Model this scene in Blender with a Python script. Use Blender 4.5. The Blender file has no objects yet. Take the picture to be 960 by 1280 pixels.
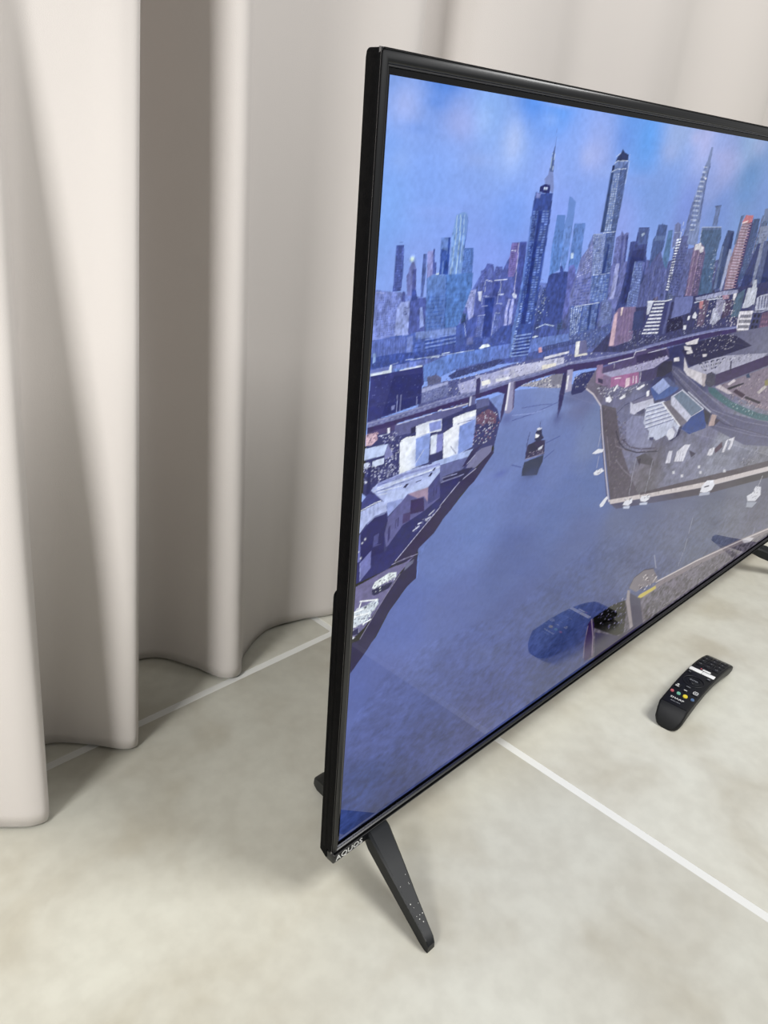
import bpy, bmesh, math, random
import numpy as np
from mathutils import Matrix, Vector, noise

# ------------------------------------------------------------------ camera, world, lights
SC = bpy.context.scene
COL = SC.collection
cam_data = bpy.data.cameras.new('camera')
cam = bpy.data.objects.new('camera', cam_data)
COL.objects.link(cam)
cam_data.sensor_fit = 'VERTICAL'
cam_data.sensor_height = 36.0
cam_data.lens = 970.6 * 36.0 / 1280.0
cam_data.clip_start = 0.02
cam.matrix_world = (Matrix.Translation((-0.4031, -0.4101, 0.7177))
                    @ Matrix.Rotation(math.radians(-46.848), 4, 'Z')
                    @ Matrix.Rotation(math.radians(65.265), 4, 'X')
                    @ Matrix.Rotation(math.radians(4.599), 4, 'Z'))
SC.camera = cam

world = bpy.data.worlds.new('room_ambient')
SC.world = world
world.use_nodes = True
bg = world.node_tree.nodes['Background']
bg.inputs[0].default_value = (1.0, 0.995, 0.985, 1)
bg.inputs[1].default_value = 0.30


def area(name, loc, target, size, size_y, energy, color, spread=180):
    d = bpy.data.lights.new(name, 'AREA')
    d.shape = 'RECTANGLE'
    d.size, d.size_y, d.energy, d.color = size, size_y, energy, color
    d.spread = math.radians(spread)
    o = bpy.data.objects.new(name, d)
    COL.objects.link(o)
    o.location = loc
    o.rotation_euler = (Vector(target) - Vector(loc)).to_track_quat('-Z', 'Y').to_euler()
    return o


area('ceiling_lamp', (1.0, -1.35, 2.5), (0.6, 0.1, 0.2), 1.0, 1.0, 58, (1.0, 0.995, 0.985))
area('curtain_fill_left', (-2.0, -0.36, 1.5), (-0.05, 0.40, 0.50), 0.6, 0.6, 6.4, (1.0, 0.995, 0.985), 58)  # added low narrow-beam fill that brightens the curtain folds, not a ceiling fixture

SC.view_settings.view_transform = 'Standard'
SC.view_settings.look = 'None'
SC.view_settings.exposure = 0.0
SC.view_settings.gamma = 1.0
SC.view_settings.use_curve_mapping = False

# ------------------------------------------------------------------ helpers


def lin(c):
    """sRGB 0-255 to linear."""
    return tuple((v / 255 / 12.92) if v / 255 <= 0.04045 else ((v / 255 + 0.055) / 1.055) ** 2.4 for v in c)


def mat(name, rgb, rough=0.5, spec=0.5, metal=0.0, bump=None, vary=None, coat=0.0):
    """rgb sRGB 0-255; bump=(scale, strength); vary=(scale, rgb2)."""
    m = bpy.data.materials.new(name)
    m.use_nodes = True
    nt = m.node_tree
    b = nt.nodes['Principled BSDF']
    b.inputs['Base Color'].default_value = (*lin(rgb), 1)
    b.inputs['Roughness'].default_value = rough
    b.inputs['Specular IOR Level'].default_value = spec
    b.inputs['Metallic'].default_value = metal
    b.inputs['Coat Weight'].default_value = coat
    if bump or vary:
        tc = nt.nodes.new('ShaderNodeTexCoord')
    if vary:
        n = nt.nodes.new('ShaderNodeTexNoise')
        n.inputs['Scale'].default_value = vary[0]
        n.inputs['Detail'].default_value = 3
        r = nt.nodes.new('ShaderNodeValToRGB')
        r.color_ramp.elements[0].position = 0.35
        r.color_ramp.elements[1].position = 0.65
        r.color_ramp.elements[0].color = (*lin(rgb), 1)
        r.color_ramp.elements[1].color = (*lin(vary[1]), 1)
        nt.links.new(tc.outputs['Object'], n.inputs['Vector'])
        nt.links.new(n.outputs['Fac'], r.inputs['Fac'])
        nt.links.new(r.outputs['Color'], b.inputs['Base Color'])
    if bump:
        n = nt.nodes.new('ShaderNodeTexNoise')
        n.inputs['Scale'].default_value = bump[0]
        n.inputs['Detail'].default_value = 4
        u = nt.nodes.new('ShaderNodeBump')
        u.inputs['Strength'].default_value = bump[1]
        u.inputs['Distance'].default_value = 0.002
        nt.links.new(tc.outputs['Object'], n.inputs['Vector'])
        nt.links.new(n.outputs['Fac'], u.inputs['Height'])
        nt.links.new(u.outputs['Normal'], b.inputs['Normal'])
    return m


def obj(name, bm, m, parent=None, smooth=None):
    """Link a bmesh as one mesh object."""
    me = bpy.data.meshes.new(name)
    bmesh.ops.recalc_face_normals(bm, faces=bm.faces)
    bm.to_mesh(me)
    bm.free()
    me.materials.append(m)
    if smooth is not None:
        for p in me.polygons:
            p.use_smooth = True
        me.set_sharp_from_angle(angle=math.radians(smooth))
    o = bpy.data.objects.new(name, me)
    COL.objects.link(o)
    o.parent = parent
    return o


def box(bm, x0, x1, y0, y1, z0, z1, bevel=0.0, seg=2):
    r = bmesh.ops.create_cube(bm, size=1.0)
    for v in r['verts']:
        v.co = Vector(((x0 + x1) / 2 + v.co.x * (x1 - x0), (y0 + y1) / 2 + v.co.y * (y1 - y0), (z0 + z1) / 2 + v.co.z * (z1 - z0)))
    if bevel:
        es = {e for v in r['verts'] for e in v.link_edges}
        bmesh.ops.bevel(bm, geom=list(es), offset=bevel, segments=seg, affect='EDGES', profile=0.5)


def loft(bm, rings, closed=True, caps=True, front_cap=True):
    vs = [[bm.verts.new(p) for p in r] for r in rings]
    n = len(rings[0])
    for a, b in zip(vs, vs[1:]):
        for i in range(n if closed else n - 1):
            j = (i + 1) % n
            bm.faces.new((a[i], a[j], b[j], b[i]))
    if caps:
        if front_cap:
            bm.faces.new(vs[0][::-1])
        bm.faces.new(vs[-1])
    return vs


def empty(name, loc, label, cat):
    o = bpy.data.objects.new(name, None)
    o.empty_display_size = 0.05
    COL.objects.link(o)
    o.location = loc
    o['label'] = label
    o['category'] = cat
    return o


def text_mesh(name, body, size, matrix, m, parent, depth=0.0001, label=None):
    cu = bpy.data.curves.new(name, 'FONT')
    cu.body = body
    cu.size = size
    cu.extrude = depth
    cu.resolution_u = 3
    cu.align_x = 'CENTER'
    cu.align_y = 'CENTER'
    t = bpy.data.objects.new(name + '_curve', cu)
    COL.objects.link(t)
    dg = bpy.context.evaluated_depsgraph_get()
    me = bpy.data.meshes.new_from_object(t.evaluated_get(dg))
    bpy.data.objects.remove(t)
    bpy.data.curves.remove(cu)
    me.materials.clear()
    me.materials.append(m)
    o = bpy.data.objects.new(name, me)
    COL.objects.link(o)
    o.parent = parent
    o.matrix_local = matrix
    if label:
        o['label'] = label
    return o


# ------------------------------------------------------------------ the setting: floor of large stone tiles
def stone(name):
    m = bpy.data.materials.new(name)
    m.use_nodes = True
    nt = m.node_tree
    N, L = nt.nodes, nt.links
    b = N['Principled BSDF']
    g = N.new('ShaderNodeNewGeometry')
    n1 = N.new('ShaderNodeTexNoise')
    n1.noise_dimensions = '4D'
    n1.inputs['W'].default_value = 0.7
    n1.inputs['Scale'].default_value = 9.0
    n1.inputs['Detail'].default_value = 3.5
    n1.inputs['Roughness'].default_value = 0.5
    n1.inputs['Distortion'].default_value = 0.6
    n2 = N.new('ShaderNodeTexNoise')
    n2.noise_dimensions = '4D'
    n2.inputs['W'].default_value = 0.7
    n2.inputs['Scale'].default_value = 3.1
    n2.inputs['Detail'].default_value = 2.0
    r1 = N.new('ShaderNodeValToRGB')
    e = r1.color_ramp.elements
    e[0].position, e[1].position = 0.30, 0.72
    e[0].color = (*lin((181, 174, 155)), 1)
    e[1].color = (*lin((222, 222, 210)), 1)
    mid = r1.color_ramp.elements.new(0.5)
    mid.color = (*lin((209, 207, 194)), 1)
    r2 = N.new('ShaderNodeValToRGB')
    e = r2.color_ramp.elements
    e[0].position, e[1].position = 0.35, 0.65
    e[0].color = (*lin((198, 194, 180)), 1)
    e[1].color = (*lin((218, 217, 204)), 1)
    n3 = N.new('ShaderNodeTexNoise')
    n3.inputs['Scale'].default_value = 48.0
    n3.inputs['Detail'].default_value = 4.0
    r3 = N.new('ShaderNodeValToRGB')
    e = r3.color_ramp.elements
    e[0].position, e[1].position = 0.38, 0.62
    e[0].color = (0.80, 0.79, 0.78, 1)
    e[1].color = (1, 1, 1, 1)
    m3 = N.new('ShaderNodeMix')
    m3.data_type = 'RGBA'
    m3.blend_type = 'MULTIPLY'
    m3.inputs['Factor'].default_value = 0.28
    L.new(g.outputs['Position'], n3.inputs['Vector'])
    L.new(n3.outputs['Fac'], r3.inputs['Fac'])
    L.new(r3.outputs['Color'], m3.inputs['B'])
    mx = N.new('ShaderNodeMix')
    mx.data_type = 'RGBA'
    mx.inputs['Factor'].default_value = 0.4
    L.new(g.outputs['Position'], n1.inputs['Vector'])
    L.new(g.outputs['Position'], n2.inputs['Vector'])
    L.new(n1.outputs['Fac'], r1.inputs['Fac'])
    L.new(n2.outputs['Fac'], r2.inputs['Fac'])
    L.new(r1.outputs['Color'], mx.inputs['A'])
    L.new(r2.outputs['Color'], mx.inputs['B'])
    L.new(mx.outputs['Result'], m3.inputs['A'])
    L.new(m3.outputs['Result'], b.inputs['Base Color'])
    b.inputs['Roughness'].default_value = 0.42
    b.inputs['Specular IOR Level'].default_value = 0.35
    return m


M_tile = stone('beige_stone')
M_grout = mat('pale_grout', (229, 229, 224), rough=0.7, spec=0.2)
PITCH, GAP = 1.60, 0.011
GX, GY = 0.337, 0.372              # where the two joints seen in the photograph cross
bm = bmesh.new()
box(bm, -2.86, 6.73, -6.02, 0.62, -0.05, -0.0008)
floor = obj('floor', bm, M_grout)
floor['kind'] = 'structure'
tile_me = None
for i in range(-2, 4):
    for j in range(-4, 1):
        x0, y0 = GX + i * PITCH, GY + (j - 1) * PITCH
        if j == 1:
            continue
        if tile_me is None:
            bm = bmesh.new()
            box(bm, -PITCH / 2 + GAP / 2, PITCH / 2 - GAP / 2, -PITCH / 2 + GAP / 2, PITCH / 2 - GAP / 2, -0.006, 0.0, 0.0018, 2)
            t = obj('tile', bm, M_tile, floor, smooth=40)
            tile_me = t.data
        else:
            t = bpy.data.objects.new('tile', tile_me)
            COL.objects.link(t)
            t.parent = floor
        t.location = (x0 + PITCH / 2, y0 + PITCH / 2, 0)
strip_me = None
for i in range(-2, 4):                 # the cut row of tiles that runs under the curtain to the wall
    x0 = GX + i * PITCH
    if strip_me is None:
        bm = bmesh.new()
        box(bm, -PITCH / 2 + GAP / 2, PITCH / 2 - GAP / 2, GAP / 2, 0.619 - GY, -0.006, 0.0, 0.0018, 2)
        t = obj('tile', bm, M_tile, floor, smooth=40)
        strip_me = t.data
    else:
        t = bpy.data.objects.new('tile', strip_me)
        COL.objects.link(t)
        t.parent = floor
    t.location = (x0 + PITCH / 2, GY, 0)

M_wall = mat('off_white_plaster', (205, 198, 188), rough=0.85, spec=0.2, bump=(60, 0.1))
bm = bmesh.new()
box(bm, -2.86, 6.73, 0.62, 0.72, -0.05, 2.6)
wall = obj('wall_back', bm, M_wall)
wall['kind'] = 'structure'

# ------------------------------------------------------------------ curtain
M_cloth = mat('beige_cloth', (208, 202, 197), rough=0.9, spec=0.1, bump=(900, 0.12))
nt = M_cloth.node_tree
nt.nodes['Principled BSDF'].inputs['Sheen Weight'].default_value = 0.15


def catmull(pts, n):
    out = []
    m = len(pts)
    for i in range(m - 1):
        p0, p1, p2, p3 = pts[max(i - 1, 0)], pts[i], pts[i + 1], pts[min(i + 2, m - 1)]
        for k in range(n):
            t = k / n
            out.append(tuple(0.5 * (2 * b + (c - a) * t + (2 * a - 5 * b + 4 * c - d) * t * t + (3 * b - a - 3 * c + d) * t ** 3)
                             for a, b, c, d in zip(p0, p1, p2, p3)))
    out.append(tuple(pts[-1]))
    return out


# plan of the pleats: (x, y at the hem, x, y at 0.9 m)
PLEATS = [(-1.25, .44, -1.2, .44), (-1.10, .42, -1.05, .42), (-.98, .45, -.93, .45), (-.86, .42, -.81, .42), (-.74, .44, -.68, .44), (-.62, .42, -.56, .43),
          (-.50, .43, -.43, .44), (-.42, .42, -.36, .43), (-.325, .385, -.28, .42), (-.275, .35, -.225, .41), (-.228, .318, -.17, .385), (-.19, .288, -.125, .366),
          (-.17, .295, -.10, .360), (-.16, .36, -.085, .362), (-.148, .402, -.07, .36), (-.12, .405, -.05, .352), (-.085, .372, -.02, .342), (-.055, .335, .008, .332),
          (-.036, .336, .024, .335), (-.026, .38, .030, .375), (-.01, .45, .036, .455), (.025, .495, .068, .50), (.075, .485, .100, .48), (.105, .43, .116, .42),
          (.122, .382, .130, .360), (.148, .372, .154, .350), (.182, .408, .190, .388), (.25, .44, .29, .42), (.31, .43, .35, .425), (.36, .41, .40, .41),
          (.42, .40, .455, .40), (.46, .43, .49, .425), (.49, .465, .512, .46), (.53, .46, .545, .45), (.57, .41, .58, .40), (.64, .385, .65, .38),
          (.74, .39, .74, .385), (.83, .41, .83, .405), (.92, .40, .92, .395), (1.03, .385, 1.03, .38), (1.14, .40, 1.14, .395), (1.24, .425, 1.24, .42),
          (1.34, .42, 1.34, .415), (1.45, .385, 1.45, .38), (1.58, .385, 1.58, .38), (1.68, .44, 1.68, .43), (1.78, .43, 1.78, .42), (1.9, .38, 1.9, .375),
          (2.02, .40, 2.02, .395), (2.12, .46, 2.12, .45), (2.22, .42, 2.22, .42), (2.35, .38, 2.35, .38), (2.5, .41, 2.5, .41), (2.62, .46, 2.62, .45),
          (2.75, .40, 2.75, .40), (2.9, .38, 2.9, .38), (3.05, .42, 3.05, .42)]
plan = catmull(PLEATS, 9)
ZS = [0.004, 0.02, 0.035, 0.06] + [0.12 + 0.1 * k for k in range(23)]
bm = bmesh.new()
rows = []
for z in ZS:
    t = z / 0.9
    row = []
    for k, (xb, yb, xt, yt) in enumerate(plan):
        s = min(t, 1.35)
        w = 0.004 * noise.noise((k * 0.05, z * 2.2, 3.1)) * min(1, z * 4)
        row.append((xb + (xt - xb) * s + w, yb + (yt - yb) * s + w, z))
    rows.append(row)
loft(bm, rows, closed=False, caps=False)
curtain = obj('curtain', bm, M_cloth, smooth=80)
sol = curtain.modifiers.new('thickness', 'SOLIDIFY')
sol.thickness = 0.002
curtain['label'] = 'long beige pleated curtain hanging to the floor behind the television'
curtain['category'] = 'curtain'

# ------------------------------------------------------------------ television
tv = empty('television', (0.633, 0.01, 0), 'black flat-screen television on two splayed feet showing a city and harbour', 'television')
TVX, TVY = 0.633, 0.01
W, Z0, Z1 = 1.266, 0.0600, 0.7800          # outer width, bottom and top of the frame


def tvp(x, y, z):
    return (x - TVX, y - TVY, z)


SX0, SX1, SZ0, SZ1, SY = 0.0095, 1.2565, 0.0690, 0.7660, 0.0055      # the lit panel

M_shell = mat('black_plastic_matte', (3, 3, 4), rough=0.6, spec=0.06, bump=(500, 0.15), vary=(160, (7, 7, 8)))
M_gloss = mat('black_plastic_gloss', (20, 21, 23), rough=0.3, spec=0.5)
M_inner = mat('panel_border', (7, 8, 14), rough=0.12, spec=0.5)
M_trim = mat('grey_metal_trim', (120, 120, 122), rough=0.25, metal=1.0)
M_print = mat('white_print', (235, 235, 232), rough=0.5)


def ring_frame(name, prof, m, parent, w=(0, W), z=(Z0, Z1), smooth=35, insets=None):
    """Sweep a profile of (d, y) around the rectangle; insets = distance scale for left, bottom, right, top."""
    a = insets or (1, 1, 1, 1)
    bm_ = bmesh.new()
    rings = []
    for d, y in prof:
        l, b_, r, t = (d * k for k in a)
        rings.append([tvp(w[0] + l, y, z[0] + b_), tvp(w[1] - r, y, z[0] + b_), tvp(w[1] - r, y, z[1] - t), tvp(w[0] + l, y, z[1] - t)])
    loft(bm_, rings, closed=True, caps=False)
    return obj(name, bm_, m, parent, smooth)


# outer shell: side walls of the cabinet with a rounded rear edge, closed at the back
def rounded_rect(x0, x1, z0, z1, r, y, n=5):
    pts = []
    for cx, cz, a0 in ((x1 - r, z0 + r, -90), (x1 - r, z1 - r, 0), (x0 + r, z1 - r, 90), (x0 + r, z0 + r, 180)):
        for k in range(n + 1):
            a = math.radians(a0 + 90 * k / n)
            pts.append(tvp(cx + r * math.cos(a), y, cz + r * math.sin(a)))
    return pts


bm = bmesh.new()
loft(bm, [rounded_rect(0.0008, W - 0.0008, Z0 + 0.0006, Z1 - 0.0006, 0.004, 0.0022), rounded_rect(0, W, Z0, Z1, 0.004, 0.0035),
          rounded_rect(0, W, Z0, Z1, 0.004, 0.0165), rounded_rect(0.002, W - 0.002, Z0 + 0.002, Z1 - 0.002, 0.004, 0.019)], front_cap=False)
obj('back_shell', bm, M_shell, tv, smooth=40)
# thicker lower part of the shell that shows past the left edge
bm = bmesh.new()
loft(bm, [rounded_rect(0.0006, W - 0.0006, Z0 - 0.013, 0.345, 0.005, 0.0105), rounded_rect(-0.0002, W + 0.0002, Z0 - 0.013, 0.352, 0.005, 0.012),
          rounded_rect(0.001, W - 0.001, Z0 - 0.011, 0.366, 0.006, 0.0215), rounded_rect(0.004, W - 0.004, Z0 - 0.008, 0.36, 0.006, 0.0235)])
obj('lower_shell', bm, M_shell, tv, smooth=40)
bm = bmesh.new()
loft(bm, [rounded_rect(0.14, W - 0.14, 0.075, 0.40, 0.03, 0.0225), rounded_rect(0.15, W - 0.15, 0.082, 0.392, 0.03, 0.055), rounded_rect(0.165, W - 0.165, 0.095, 0.38, 0.03, 0.062)])
obj('rear_housing', bm, M_shell, tv, smooth=40)

# front frame, inner trim line, dark border of the panel
INS = (0.62, 0.62, 0.62, 1.0)
ring_frame('bezel', [(0.0, 0.0048), (0.0008, 0.0034), (0.0032, 0.0018), (0.0062, 0.0004), (0.0078, 0.0002), (0.0092, 0.0014), (0.0098, 0.0040)],
           M_gloss, tv, insets=INS, smooth=60)
for name, d0, d1, y in (('trim_line', 0.0001, 0.0012, 0.0036), ('trim_line', 0.0094, 0.0108, 0.0022)):
    ring_frame(name, [(d0, y + 0.0012), (d0 + 0.0002, y - 0.0006), (d1 - 0.0002, y - 0.0006), (d1, y + 0.0012)], M_trim, tv, insets=INS)
ring_frame('panel_border', [(0.0102, 0.0050), (0.0150, 0.0052)], M_inner, tv, insets=(0.78, 0.62, 0.78, 1.0))

# logo lip at the lower left
bm = bmesh.new()
box(bm, tvp(0.0008, 0, 0)[0], tvp(0.074, 0, 0)[0], 0.0004 - TVY, 0.012 - TVY, 0.0475, 0.0598, 0.0015, 2)
lip = obj('logo_lip', bm, M_gloss, tv, smooth=40)
bm = bmesh.new()
box(bm, tvp(0.0015, 0, 0)[0], tvp(1.26, 0, 0)[0], -0.0004 - TVY, 0.004 - TVY, 0.0590, 0.0600, 0.0003, 1)
obj('trim_line', bm, M_trim, tv)
text_mesh('lettering', 'AQUOS', 0.0098, Matrix.Translation(tvp(0.0232, 0.0002, 0.0531)) @ Matrix.Rotation(math.radians(90), 4, 'X') @ Matrix.Diagonal((1.12, 1, 1, 1)),
          M_print, lip)

M_foot = mat('dark_grey_plastic', (15, 18, 20), rough=0.45, spec=0.35)
M_dust = mat('dust', (205, 205, 200), rough=0.9)


def section(cx, cy, zt, zb, hw, fl=1.12, tilt=0.0):
    """A slice of a foot at y = cy, its top narrower than its base, top corners eased."""
    e = min(hw, zt - zb) * 0.18
    return [tvp(cx - hw * fl, cy, zb), tvp(cx + hw * fl, cy, zb), tvp(cx + hw, cy, zt - e - tilt), tvp(cx + hw - e, cy, zt - tilt), tvp(cx - hw + e, cy, zt + tilt), tvp(cx - hw, cy, zt - e + tilt)]


def make_foot(fx, sgn, splay):
    bm_ = bmesh.new()
    prof = [(-0.1115, 0.0085, 0.0, 0.0047), (-0.1075, 0.0128, 0.0, 0.0055), (-0.100, 0.0162, 0.0005, 0.0058), (-0.07, 0.0285, 0.0125, 0.0085), (-0.04, 0.0420, 0.0255, 0.0115),
            (-0.005, 0.0570, 0.0400, 0.0146), (0.006, 0.0590, 0.0455, 0.0140), (0.022, 0.0590, 0.0455, 0.0120), (0.036, 0.0540, 0.0400, 0.0115), (0.06, 0.0435, 0.0270, 0.0110),
            (0.095, 0.0290, 0.0125, 0.0105), (0.125, 0.0165, 0.0005, 0.0092), (0.133, 0.0125, 0.0, 0.0085), (0.137, 0.0085, 0.0, 0.0075)]
    loft(bm_, [section(fx + sgn * splay * (cy + 0.005), cy, zt, zb, hw) for cy, zt, zb, hw in prof])
    return obj('foot', bm_, M_foot, tv, smooth=25)


foot = make_foot(0.063, 1, 0.265)
make_foot(1.150, -1, 0.72)
bm = bmesh.new()
rnd = random.Random(4)
for k in range(13):
    cy = rnd.uniform(-0.098, -0.05)
    q = (cy + 0.10) / 0.05
    zt = 0.0165 + (cy + 0.10) * 0.415
    cx = 0.063 + 0.265 * (cy + 0.005) + rnd.uniform(-0.7, 0.8) * (0.0052 + 0.0045 * q)
    bmesh.ops.create_icosphere(bm, subdivisions=1, radius=rnd.choice((0.00045, 0.0005, 0.0008)), matrix=Matrix.Translation(tvp(cx, cy, zt + 0.0002)))
dust = obj('dust', bm, M_dust, foot)
dust['kind'] = 'stuff'
dust['label'] = 'pale dust specks'

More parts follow.
